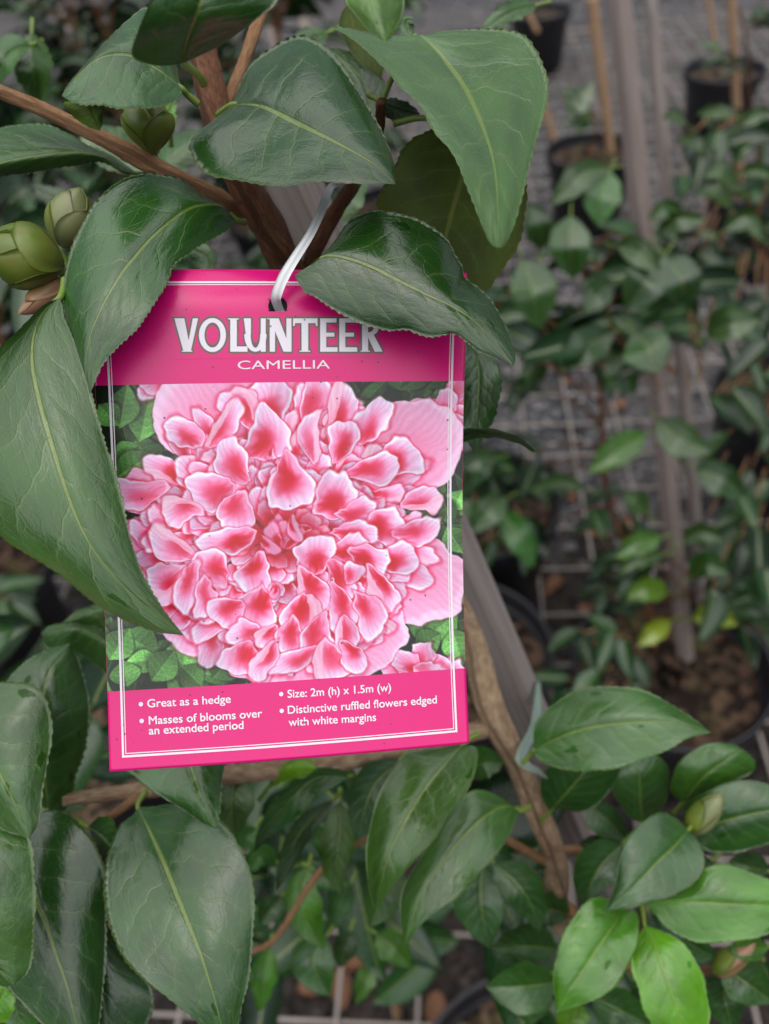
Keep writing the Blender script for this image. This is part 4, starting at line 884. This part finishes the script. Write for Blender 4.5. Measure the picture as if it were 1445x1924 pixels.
# ---- the printed picture, painted petal by petal into vertex colours
def patch(name, u0_, u1_, v0_, v1_, nx, ny, paint, off):
    uu, vv = np.meshgrid(np.linspace(u0_, u1_, nx), np.linspace(v0_, v1_, ny)); W = card(uu, vv, off); X, Y = pix(W.reshape(-1, 3))
    X = X.reshape(uu.shape); Y = Y.reshape(uu.shape); cols = paint(X, Y)
    me = bpy.data.meshes.new(name); V = (W.reshape(-1, 3) - TORG)
    idx = np.arange(nx * ny).reshape(ny, nx); q = np.stack([idx[:-1, :-1], idx[1:, :-1], idx[1:, 1:], idx[:-1, 1:]], -1).reshape(-1, 4)
    me.vertices.add(len(V)); me.vertices.foreach_set('co', V.ravel()); me.loops.add(q.size); me.loops.foreach_set('vertex_index', q.ravel())
    me.polygons.add(len(q)); me.polygons.foreach_set('loop_start', np.arange(len(q)) * 4); me.polygons.foreach_set('loop_total', np.full(len(q), 4))
    me.polygons.foreach_set('use_smooth', np.ones(len(q), bool)); me.update(); me.validate()
    l = me.uv_layers.new(name='UVMap'); uvs = np.stack([uu.ravel() * .777, vv.ravel()], 1); li = np.zeros(len(me.loops), int); me.loops.foreach_get('vertex_index', li); l.data.foreach_set('uv', uvs[li].ravel())
    add_ink(me, linarr(cols.reshape(-1, 3))); return link(name, me, TAG, (M_PRINT,))
def paint_flower(X, Y):
    rs = np.random.default_rng(5); H, Wd = X.shape
    img = np.zeros((H, Wd, 3)) + np.array([.10, .19, .10])
    nz = rs.random((H, Wd)); img *= (.7 + .6 * nz)[..., None]
    def blend(a, c): img[:] = img * (1 - a[..., None]) + c * a[..., None]
    def local(cx, cy, ang, ln, wd):
        ca, sa = math.cos(ang), math.sin(ang); dx, dy = X - cx, Y - cy
        return (dx * ca + dy * sa) / (ln * .5), (-dx * sa + dy * ca) / (wd * .5)
    def gleaf(x0, y0, x1, y1, w_, tone):
        cx, cy = (x0 + x1) / 2, (y0 + y1) / 2; ln = math.hypot(x1 - x0, y1 - y0); box = (np.abs(X - cx) < ln * .6) & (np.abs(Y - cy) < ln * .6)
        ys, xs = np.where(box.any(1))[0], np.where(box.any(0))[0]
        if len(ys) < 2 or len(xs) < 2: return
        S = (slice(ys[0], ys[-1] + 1), slice(xs[0], xs[-1] + 1)); sub = img[S]; ang = math.atan2(y1 - y0, x1 - x0); ca, sa = math.cos(ang), math.sin(ang)
        dx, dy = X[S] - cx, Y[S] - cy; b, a = (dx * ca + dy * sa) / (ln * .5), (-dx * sa + dy * ca) / (w_ * .5)
        t = np.clip((b + 1) / 2, 0, 1); hw = np.sin(np.pi * t ** .9) ** 1.1 + 1e-3; q = np.abs(a) / hw
        px1 = 2.0 / (w_ * .5); m = sstep(1 + px1, 1 - px1, q) * (np.abs(b) < 1)
        sh = sstep(1.5, .9, q) * (np.abs(b) < 1.05); sub[:] *= (1 - .45 * sh)[..., None]
        base = np.array([.43, .62, .36]) * tone; side = np.where(a > 0, 1.10, .86) + .04 * np.sin(b * 22 - np.abs(a) * 6) + .10 * np.sin(b * 3 + x0)
        c = base * side[..., None] * (.88 + .24 * nz[S])[..., None]
        mr = sstep(.06, .02, np.abs(a)) * .4; c = c * (1 - mr[..., None]) + np.array([.62, .74, .50]) * mr[..., None]
        er = sstep(.9, .98, q) * .2; c = c * (1 - er[..., None]) + np.array([.62, .78, .55]) * er[..., None]
        sub[:] = sub * (1 - m[..., None]) + np.clip(c, 0, 1) * m[..., None]
    for i in range(300):
        x, y = rs.uniform(170, 890), rs.uniform(700, 1320); a = rs.uniform(0, 6.28); l = rs.uniform(75, 125)
        gleaf(x, y, x + l * math.cos(a), y + l * math.sin(a), l * rs.uniform(.36, .46), rs.uniform(.42, .98))
    for g in [(262, 830, 285, 730, 70, 1.05), (225, 805, 240, 720, 60, .95), (260, 835, 215, 870, 50, .9), (262, 840, 300, 880, 60, .8), (185, 760, 225, 800, 50, 1.0), (215, 900, 290, 850, 60, .95), (225, 990, 215, 900, 50, .7),
              (340, 1280, 352, 1190, 80, 1.15), (230, 1190, 300, 1230, 70, 1.1), (205, 1240, 245, 1180, 60, 1.1), (300, 1240, 235, 1245, 44, 1.35), (285, 1280, 330, 1220, 60, .9), (240, 1290, 230, 1240, 60, 1.0), (400, 1275, 440, 1230, 60, .7), (380, 1290, 340, 1250, 50, .8),
              (700, 1240, 740, 1180, 70, .85), (800, 1200, 860, 1150, 70, 1.0), (840, 1150, 872, 1060, 60, 1.0), (850, 1180, 870, 1250, 60, 1.1), (780, 1220, 830, 1190, 50, .9), (850, 960, 868, 920, 46, 1.25), (840, 990, 870, 1040, 50, .95), (830, 930, 850, 990, 40, .7), (660, 1260, 700, 1220, 60, .6), (640, 1270, 690, 1265, 40, .7)]: gleaf(*g)
    RIM, BODY, DEEP = np.array([.935, .875, .975]), np.array([.95, .62, .78]), np.array([.84, .08, .25])
    def snoise(k):
        g = rs.random((k, k)); yy = np.linspace(0, k - 1.001, H); xx = np.linspace(0, k - 1.001, Wd); i_, j_ = yy.astype(int), xx.astype(int); fy, fx = sstep(0, 1, yy - i_)[:, None], sstep(0, 1, xx - j_)[None]
        a_ = g[i_][:, j_] * (1 - fx) + g[i_][:, j_ + 1] * fx; b_ = g[i_ + 1][:, j_] * (1 - fx) + g[i_ + 1][:, j_ + 1] * fx; return (a_ * (1 - fy) + b_ * fy) * 2 - 1
    WP = [(snoise(26) * 5.2 + snoise(60) * 1.7, snoise(26) * 5.2 + snoise(60) * 1.7) for _ in range(7)]; wi = [0]
    def petal(cx, cy, ang, ln, wd, deep=1.0, rim=1.0, k=None, hollow=.0, tone=1.0, pale=0.0):
        wi[0] += 1; wx, wy = WP[wi[0] % 7]; ca, sa = math.cos(ang), math.sin(ang)
        box = (np.abs(X - cx) < ln * .8 + 14) & (np.abs(Y - cy) < ln * .8 + 14)
        ys, xs = np.where(box.any(1))[0], np.where(box.any(0))[0]
        if len(ys) < 2 or len(xs) < 2: return
        S = (slice(ys[0], ys[-1] + 1), slice(xs[0], xs[-1] + 1)); sub = img[S]
        dx, dy = X[S] - cx + wx[S], Y[S] - cy + wy[S]; bend = rs.normal(0, .22)
        b, a = (dx * ca + dy * sa) / (ln * .5), (-dx * sa + dy * ca) / (wd * .5)
        a = (a + bend * (b * b - .4)) / (1 + (.42 if pale == 0 else .1) * np.clip(b, -1.3, 1.3)); th = np.arctan2(a, b); r = np.hypot(a, b)
        ph = rs.random(3) * 6.28; lob = 1 + .09 * np.cos(2 * th + ph[0]) + .08 * np.cos(3 * th + ph[1]) + .035 * np.cos(8 * th + ph[2])
        if k == 'tip': lob = lob + .25 * np.maximum(0, np.cos(th)) ** 6
        q = r / lob; pw = 1.6 / (min(ln, wd) * .5)
        m = sstep(1 + pw, 1 - pw, q); sh = sstep(1.0 + 11 / min(ln, wd), .97, q)
        sub[:] = sub * (1 - .52 * sh[..., None] * np.array([.12, .95, .66]))
        hb = np.hypot(a * 1.1 + .25 * math.cos(ph[2]), b + .42 - hollow); dp = sstep(.92, .08, hb + .10 * np.sin(th * 9 + ph[1]) * sstep(.2, .8, q)) * deep
        c = BODY * (1 - pale) + np.array([.965, .72, .84]) * pale
        c = c + (DEEP - c) * dp[..., None]
        lt = sstep(.25, .95, q) * rim * (.1 + .9 * sstep(-.4, .7, b)); c = c + (RIM - c) * (lt * .85)[..., None]
        lw = .12 + .06 * np.sin(th * 2 + ph[0]); ln_ = sstep(1 - lw * 1.3, 1 - lw * .5, q) * rim * (.55 + .45 * sstep(-.8, .2, b)); c = c + (np.array([.965, .93, .995]) - c) * ln_[..., None]
        if rs.random() < .22 and pale == 0:      # one margin folded over
            fo = sstep(.28, .36, a * math.copysign(1, math.cos(ph[0])) + .25 * b * b); c = c + (np.array([.985, .80, .89]) - c) * (fo * .75)[..., None]
        st = (.03 if pale == 0 else .022) * np.sin(a * (22 if pale == 0 else 48) + ph[0] + 3 * b + 2 * np.sin(5 * a)) * sstep(.1, .7, q); c = c * (tone + st + .08 * (a * math.cos(ph[1])))[..., None]
        sub[:] = sub * (1 - m[..., None]) + np.clip(c, 0, 1) * m[..., None]
    # flowers cut by the picture's edges
    for cx, cy, n_ in ((820, 790, 26), (305, 712, 6), (800, 1262, 16)):
        for i in range(n_):
            a = rs.uniform(0, 6.28); r = rs.uniform(0, 62) if n_ > 6 else rs.uniform(0, 25)
            x, y = cx + r * 1.1 * math.cos(a), cy + r * .9 * math.sin(a) * (1.4 if cy < 1000 and n_ > 6 else .6)
            petal(x, y, a, rs.uniform(45, 70), rs.uniform(32, 48), rs.uniform(.3, .9), .8, tone=.97)
    # guard petals
    for g in [(420, 790, -2.3, 250, 210), (570, 740, -1.6, 220, 160), (760, 850, -.5, 210, 200), (300, 1050, 3.0, 170, 190), (770, 1090, .45, 190, 190), (560, 1210, 1.6, 180, 250), (380, 1130, 2.4, 190, 160), (690, 1190, 1.0, 150, 160), (280, 925, 3.2, 130, 80), (480, 1215, 1.9, 120, 130)]:
        petal(*g, deep=.25, rim=.45, pale=.35)
    cx0, cy0 = 528, 1000
    lst = []
    for ring, (rad, n_) in enumerate([(236, 44), (205, 50), (172, 46), (140, 42), (106, 34), (72, 24), (48, 12)]):
        for i in range(n_):
            a = 6.283 * (i + rs.uniform(-.35, .35)) / n_ + ring * .4; r = rad * rs.uniform(.88, 1.06)
            lst.append((cx0 + r * 1.02 * math.cos(a), cy0 + r * .98 * math.sin(a) + 5, a + rs.normal(0, .30), rs.uniform(58, 84) * (1 - .05 * ring), rs.uniform(30, 50) * (1 - .03 * ring), ring))
    for (x, y, a, l, w_, ring) in lst:
        petal(x, y, a, l * (1.1 if ring < 2 else .95), w_, deep=rs.uniform(.85, 1.2), rim=rs.uniform(.8, 1), k='tip' if rs.random() < .35 else None, tone=rs.uniform(.9, 1.03))
    # dark heart
    b, a = local(527, 1008, 0, 190, 130); blend(sstep(1.2, .3, np.hypot(a, b)) * .9, np.array([.76, .09, .22]))
    for i in range(9): petal(rs.uniform(490, 570), rs.uniform(985, 1035), rs.uniform(0, 6.28), 46, 24, 1.3, .15, k='tip', tone=.93)
    # the petals one can tell apart in the photograph: centre, direction of the tip, length, width
    D = math.radians
    for x, y, an, l, w_, dp in [
        (505, 765, -95, 120, 70, .9), (455, 770, -130, 90, 60, .6), (590, 750, -70, 90, 56, .5), (640, 780, -70, 120, 56, .8), (690, 800, -60, 90, 60, .6), (350, 815, -150, 76, 60, .6), (372, 850, 120, 80, 66, .5), (420, 805, -60, 100, 40, .5),
        (495, 825, -60, 98, 80, .8), (512, 850, 90, 46, 36, .6), (545, 905, 75, 110, 84, .9), (585, 830, -90, 90, 44, .3), (640, 830, -80, 90, 50, .8), (655, 800, 80, 110, 50, .7), (440, 870, -120, 90, 64, .6), (400, 920, 170, 80, 76, .5), (330, 890, 110, 100, 52, .9), (300, 880, 100, 80, 40, .7), (350, 935, 100, 96, 52, .7),
        (262, 925, 175, 110, 56, .3), (745, 860, -30, 86, 76, 1.0), (700, 880, -20, 110, 50, .6), (790, 940, -15, 80, 52, .5), (625, 935, -40, 92, 78, 1.0), (575, 965, 100, 92, 56, 1.0), (670, 960, -10, 80, 44, .6), (525, 945, 80, 70, 66, 1.1), (445, 960, 100, 80, 70, .5), (470, 930, 60, 100, 56, .6),
        (720, 990, 10, 84, 72, .9), (660, 1000, 0, 90, 44, .7), (780, 1000, -20, 90, 40, .5), (650, 1030, -20, 80, 54, .9), (430, 1015, 165, 104, 58, .9), (340, 960, 170, 70, 60, .5), (330, 1030, -150, 90, 56, .4), (310, 1090, 160, 80, 70, .7), (400, 1070, -150, 76, 66, .7), (352, 1100, 110, 100, 44, .6), (385, 1120, 95, 90, 40, .4),
        (740, 1050, -15, 96, 52, .9), (690, 1050, 30, 80, 50, .9), (482, 1075, 100, 78, 64, 1.1), (517, 1112, 90, 36, 34, .6), (588, 1050, -80, 70, 72, 1.0), (585, 1105, 60, 82, 60, .9), (640, 1090, 60, 80, 56, .8), (662, 1075, -60, 46, 34, .5), (715, 1105, 60, 92, 52, 1.0), (480, 1140, 110, 90, 72, 1.0), (430, 1150, 150, 66, 56, .7), (570, 1155, 95, 90, 76, 1.0),
        (640, 1140, 80, 96, 56, .7), (690, 1150, 70, 90, 50, .6), (465, 1190, 170, 66, 42, .5), (505, 1195, 120, 56, 40, .7), (545, 1195, 95, 76, 56, .7), (600, 1200, 85, 92, 60, .6), (650, 1195, 80, 80, 46, .5), (455, 1235, 110, 70, 66, .7), (560, 1238, 150, 110, 40, .5), (620, 1240, 80, 80, 70, .4), (500, 1240, 120, 80, 40, .6), (660, 1230, 60, 60, 46, .8)]:
        if math.cos(D(an) - math.atan2(y - 1005, x - 527)) < -.1 and w_ < 70: continue
        petal(x, y, D(an), l, w_, deep=min(1.15, dp * 1.15 + .12), rim=1.0, hollow=.18, k='tip' if int(x) % 3 == 0 else None)
    petal(517, 1112, D(90), 20, 18, 1.3, .2)
    petal(512, 852, D(90), 22, 18, 1.3, .2)
    img *= (1 + .05 * (nz - .5))[..., None]
    return np.clip(.5 + (img ** 1.3 - .5) * 1.03, 0, 1)
patch('printed_picture', 0.0008, .9992, .2378, .8405, 500, 430, paint_flower, .00006)

# ---- title drawn from letter outlines
def poly_sdf(X, Y, pts):
    d = np.full(X.shape, 1e9); s = np.ones(X.shape); n = len(pts)
    for i in range(n):
        ax, ay = pts[i]; bx, by = pts[i - 1]; ex, ey = bx - ax, by - ay; wx, wy = X - ax, Y - ay
        t = np.clip((wx * ex + wy * ey) / (ex * ex + ey * ey), 0, 1); d = np.minimum(d, (wx - ex * t) ** 2 + (wy - ey * t) ** 2)
        c1 = Y >= ay; c2 = Y < by; c3 = ex * wy > ey * wx; flip = (c1 & c2 & c3) | (~c1 & ~c2 & ~c3); s = np.where(flip, -s, s)
    return s * np.sqrt(d)
def paint_title(X, Y):
    x, y = (X - 180) * 2.007, (Y - 480) * 2.007
    box = lambda a, b, c, d: [(a, b), (c, b), (c, d), (a, d)]
    def ring(cx, cy, ro, so, ri, si): # ellipse ring
        o = (np.hypot((x - cx) / ro, (y - cy) / so) - 1) * min(ro, so); i_ = (np.hypot((x - cx) / ri, (y - cy) / si) - 1) * min(ri, si); return np.maximum(o, -i_)
    T, B = 237, 363; S = []
    for p in [[(296, T), (334, T), (352, 330), (357, B), (331, B)], [(366, T), (386, T), (358, B), (342, B)],
              box(507, T, 532, B), box(507, 343, 572, B), [(558, T), (585, T), (585, 300), (566, 300)], box(622, T, 641, B),
              box(656, T, 676, B), [(656, T), (690, T), (738, B), (708, B)], box(719, T, 738, B), box(744, T, 836, 255), [(744, T), (754, T), (750, 266), (744, 266)], [(826, T), (836, T), (836, 266), (830, 266)], box(776, T, 801, B),
              box(846, T, 869, B), box(846, T, 908, 253), box(846, 291, 900, 306), box(846, 346, 912, B), box(918, T, 941, B), box(918, T, 982, 253), box(918, 291, 974, 306), box(918, 346, 986, B),
              box(1004, T, 1027, B), [(1022, 298), (1048, 298), (1082, B), (1052, B)],
              box(498, T, 540, 241), box(646, T, 684, 240), box(768, 359, 809, B), box(998, 359, 1034, B), box(324, 359, 364, B)]:
        S.append(poly_sdf(x, y, p))
    S.append(ring(440, 300, 51, 64, 30, 47)); S.append(np.maximum(ring(602, 298, 42, 65, 18, 50), 296 - y)); S.append(np.maximum(ring(1030, 270, 38, 33, 18, 19), 1022 - x))
    d = np.minimum.reduce(S); bgc = np.array([224, 16, 122]) / 255
    c = np.zeros(X.shape + (3,)) + bgc
    g = sstep(7.4, 6.2, d); c = c * (1 - g[..., None]) + np.array([.20, .43, .30]) * g[..., None]
    k = sstep(4.2, 3.2, d); c = c * (1 - k[..., None]) + np.array([.62, .16, .34]) * k[..., None]
    k = sstep(2.4, 1.2, d); c = c * (1 - k[..., None]) + np.array([.22, .42, .30]) * k[..., None]
    wv = sstep(.8, -.8, d); c = c * (1 - wv[..., None]) + np.array([.93, .90, .95]) * wv[..., None]
    return c
ta_, tb_ = inv(318, 590), inv(728, 668)
patch('title_lettering', ta_[0], tb_[0], min(ta_[1], tb_[1]) - .004, max(ta_[1], tb_[1]) + .004, 560, 130, paint_title, .00006)

# ---- white rules and the small print
WHITE = np.array(linarr(np.array([.94, .90, .94])))
def strip(u0_, v0_, u1_, v1_, off=.00012, col=WHITE, name='border_line'):
    n = 40; uu, vv = np.meshgrid(np.linspace(u0_, u1_, n if u1_ - u0_ > v1_ - v0_ else 2), np.linspace(v0_, v1_, n if v1_ - v0_ > u1_ - u0_ else 2))
    me = mesh(name, card(uu, vv, off).reshape(-1, 3), [f[::-1] for f in gridfaces(*uu.shape)], TORG, True, np.stack([uu.ravel() * .777, vv.ravel()], 1)); add_ink(me, col); link(name, me, TAG, (M_PRINT,))
ul, ur, vt, vb = .0345, .9665, .0305, .9735
for k, (i0, t_) in enumerate(((0, .0058), (.0092, .0024))):
    a, b, c, d = ul + i0, ur - i0, vt + i0 * .77, vb - i0 * .77; tv = t_ * .77
    strip(a, c, b, c + tv); strip(a, d - tv, b, d); strip(a, c + tv, a + t_, d - tv); strip(b - t_, c + tv, b, d - tv)
def text(s, px, py, px2, py2, hpx, name='lettering', xh=None):
    """baseline from (px,py) to (px2,py2) in photo pixels, cap height hpx"""
    V, F = GLYPH[s]
    if len(s) > 9:                       # heavier strokes: push the outline out a little
        ec = Counter(); nv2 = np.zeros((len(V), 2))
        for q in F:
            A2 = V[list(q), :2]; sg = np.sign(np.sum(A2[:, 0] * np.roll(A2[:, 1], -1) - A2[:, 1] * np.roll(A2[:, 0], -1)))
            for i in range(len(q)): ec[(q[i], q[(i + 1) % len(q)])] = sg
        for (a, b), sg in ec.items():
            if (b, a) not in ec:
                e = V[b, :2] - V[a, :2]; nn = np.array((e[1], -e[0])) * sg / (np.linalg.norm(e) + 1e-9); nv2[a] += nn; nv2[b] += nn
        ll = np.linalg.norm(nv2, axis=1); V = V.copy(); V[:, :2] += np.where(ll[:, None] > 1e-6, nv2 / np.maximum(ll, 1e-6)[:, None], 0) * .017
    x0, x1 = V[:, 0].min(), V[:, 0].max(); f = (V[:, 0] - x0) / (x1 - x0); cap = xh or .72
    a, b = inv(px, py), inv(px2, py2); hv_ = hpx / 930
    u = a[0] + (b[0] - a[0]) * f; v = a[1] + (b[1] - a[1]) * f - V[:, 1] / cap * hv_
    me = mesh(name, card(u, v, .00012), F, TORG, True, np.stack([u * .777, v], 1)); add_ink(me, WHITE)
    bm = bmesh.new(); bm.from_mesh(me); bmesh.ops.recalc_face_normals(bm, faces=bm.faces); bm.normal_update()
    vw = Vector(-FW)
    for f_ in bm.faces:
        if f_.normal.dot(vw) < 0: f_.normal_flip()
    bm.to_mesh(me); bm.free(); link(name, me, TAG, (M_PRINT,))
text('CAMELLIA', 447, 694, 620, 692.5, 16.5)
text('Great as a hedge', 277, 1329, 434, 1320, 15.5)
text('Masses of blooms over', 280, 1361, 493, 1347, 15.5)
text('an extended period', 280, 1380, 458, 1369, 15.5)
text('Size: 2m (h) x 1.5m (w)', 540.5, 1311, 735, 1298, 15.5)
text('Distinctive ruffled flowers edged', 541, 1341, 821, 1321, 15.5)
text('with white margins', 542.5, 1364, 707, 1354, 15.5)
def dot(px, py, r=4.2):
    u, v = inv(px, py); n = 14; us = u + r / 700 * np.cos(np.arange(n) * 6.2832 / n); vs = v + r / 930 * np.sin(np.arange(n) * 6.2832 / n)
    me = mesh('bullet', card(us, vs, .00012), [tuple(range(n))[::-1]], TORG, True, np.stack([us, vs], 1)); add_ink(me, WHITE); link('bullet', me, TAG, (M_PRINT,))
for p in ((265, 1323), (266.5, 1354.5), (528.5, 1304), (529.5, 1335.5)): dot(*p)

# ---- ties
def ribbon(name, pts, wpx, mat, label, cat, ripple=.00012, nrm_roll=0.0, thick=.0006):
    a = np.array(pts, float); A = _rs4(np.hstack([P(a[:, 0], a[:, 1], a[:, 2]), a[:, 3:4]]), 60); c = A[:, :3]; tn = np.gradient(c, axis=0); tn /= np.linalg.norm(tn, axis=1)[:, None]
    V = []; m = 9
    for lay in (0, 1):
        for i in range(len(c)):
            vw = C0 - c[i]; vw /= np.linalg.norm(vw); sd = np.cross(tn[i], vw); sd /= np.linalg.norm(sd); nn = np.cross(sd, tn[i])
            hw = A[i, 3] * .5 * depth_of(c[i]) / FPX
            for j in range(m):
                e = -1 + 2 * j / (m - 1); V.append(c[i] + sd * hw * e + nn * (ripple * math.cos(e * 6 + i * .05) - lay * thick + ripple * .6 * math.sin(i * .22) * e))
    n = len(c); N = n * m; F = gridfaces(n, m) + [f[::-1] for f in gridfaces(n, m, N)]
    per = [i * m for i in range(n)] + [(n - 1) * m + j for j in range(1, m)] + [i * m + m - 1 for i in range(n - 2, -1, -1)] + [j for j in range(m - 2, 0, -1)]
    F += [(per[(i + 1) % len(per)], per[i], N + per[i], N + per[(i + 1) % len(per)]) for i in range(len(per))]
    o = link(name, mesh(name, V, F), mats=(mat,)); return tag(o, label, cat)
ribbon('tag_strap', [(528, 588, .2245, 16), (521, 572, .2205, 17), (519, 556, .2165, 19), (533, 520, .2155, 20), (556, 482, .217, 18), (583, 440, .222, 16), (602, 400, .232, 16), (612, 372, .243, 15), (626, 348, .256, 12), (648, 352, .268, 9), (650, 372, .272, 9)], 20, M_TIE, 'white plastic strap looped through the punched hole of the pink tag', 'strap')
ribbon('plant_tie', [(1012, 1280, .41, 8), (1010, 1330, .39, 15), (1003, 1370, .365, 17), (984, 1408, .345, 19), (978, 1428, .338, 17), (992, 1440, .336, 14), (1012, 1450, .336, 10), (1028, 1462, .337, 4)], 16, M_GTIE, 'grey-green plastic tie knotted round the tan stem beside the stake', 'plant tie', .001)
# small irrigation dripper between the low leaves
dq = G(745, 1905, .02)
DR = thing('irrigation_dripper', 'small milky plastic dripper cap on a thin tan peg among the low leaves', 'dripper', (dq[0], dq[1], .0))
dtop = P(742, 1850, .98); dv2 = np.array(DR.location)
hgt = dtop[2]; off_ = dtop - dv2
link('peg', tube_mesh('peg', [(0, 0, 0), (off_[0] * .5, off_[1] * .5, hgt * .5), (off_[0], off_[1], hgt - .012)], (.007, .0075, .008), 10), DR, (M_BAMB,))
capm = lathe_mesh('cap', [(.0, -.03), (.009, -.03), (.010, -.026), (.010, -.012), (.013, -.010), (.013, -.002), (.007, .0), (.007, .016), (.012, .018), (.012, .024), (.006, .034), (.0, .034)], 20)
o = link('cap', capm, DR, (M_CLEAR,)); o.location = (off_[0], off_[1], hgt)
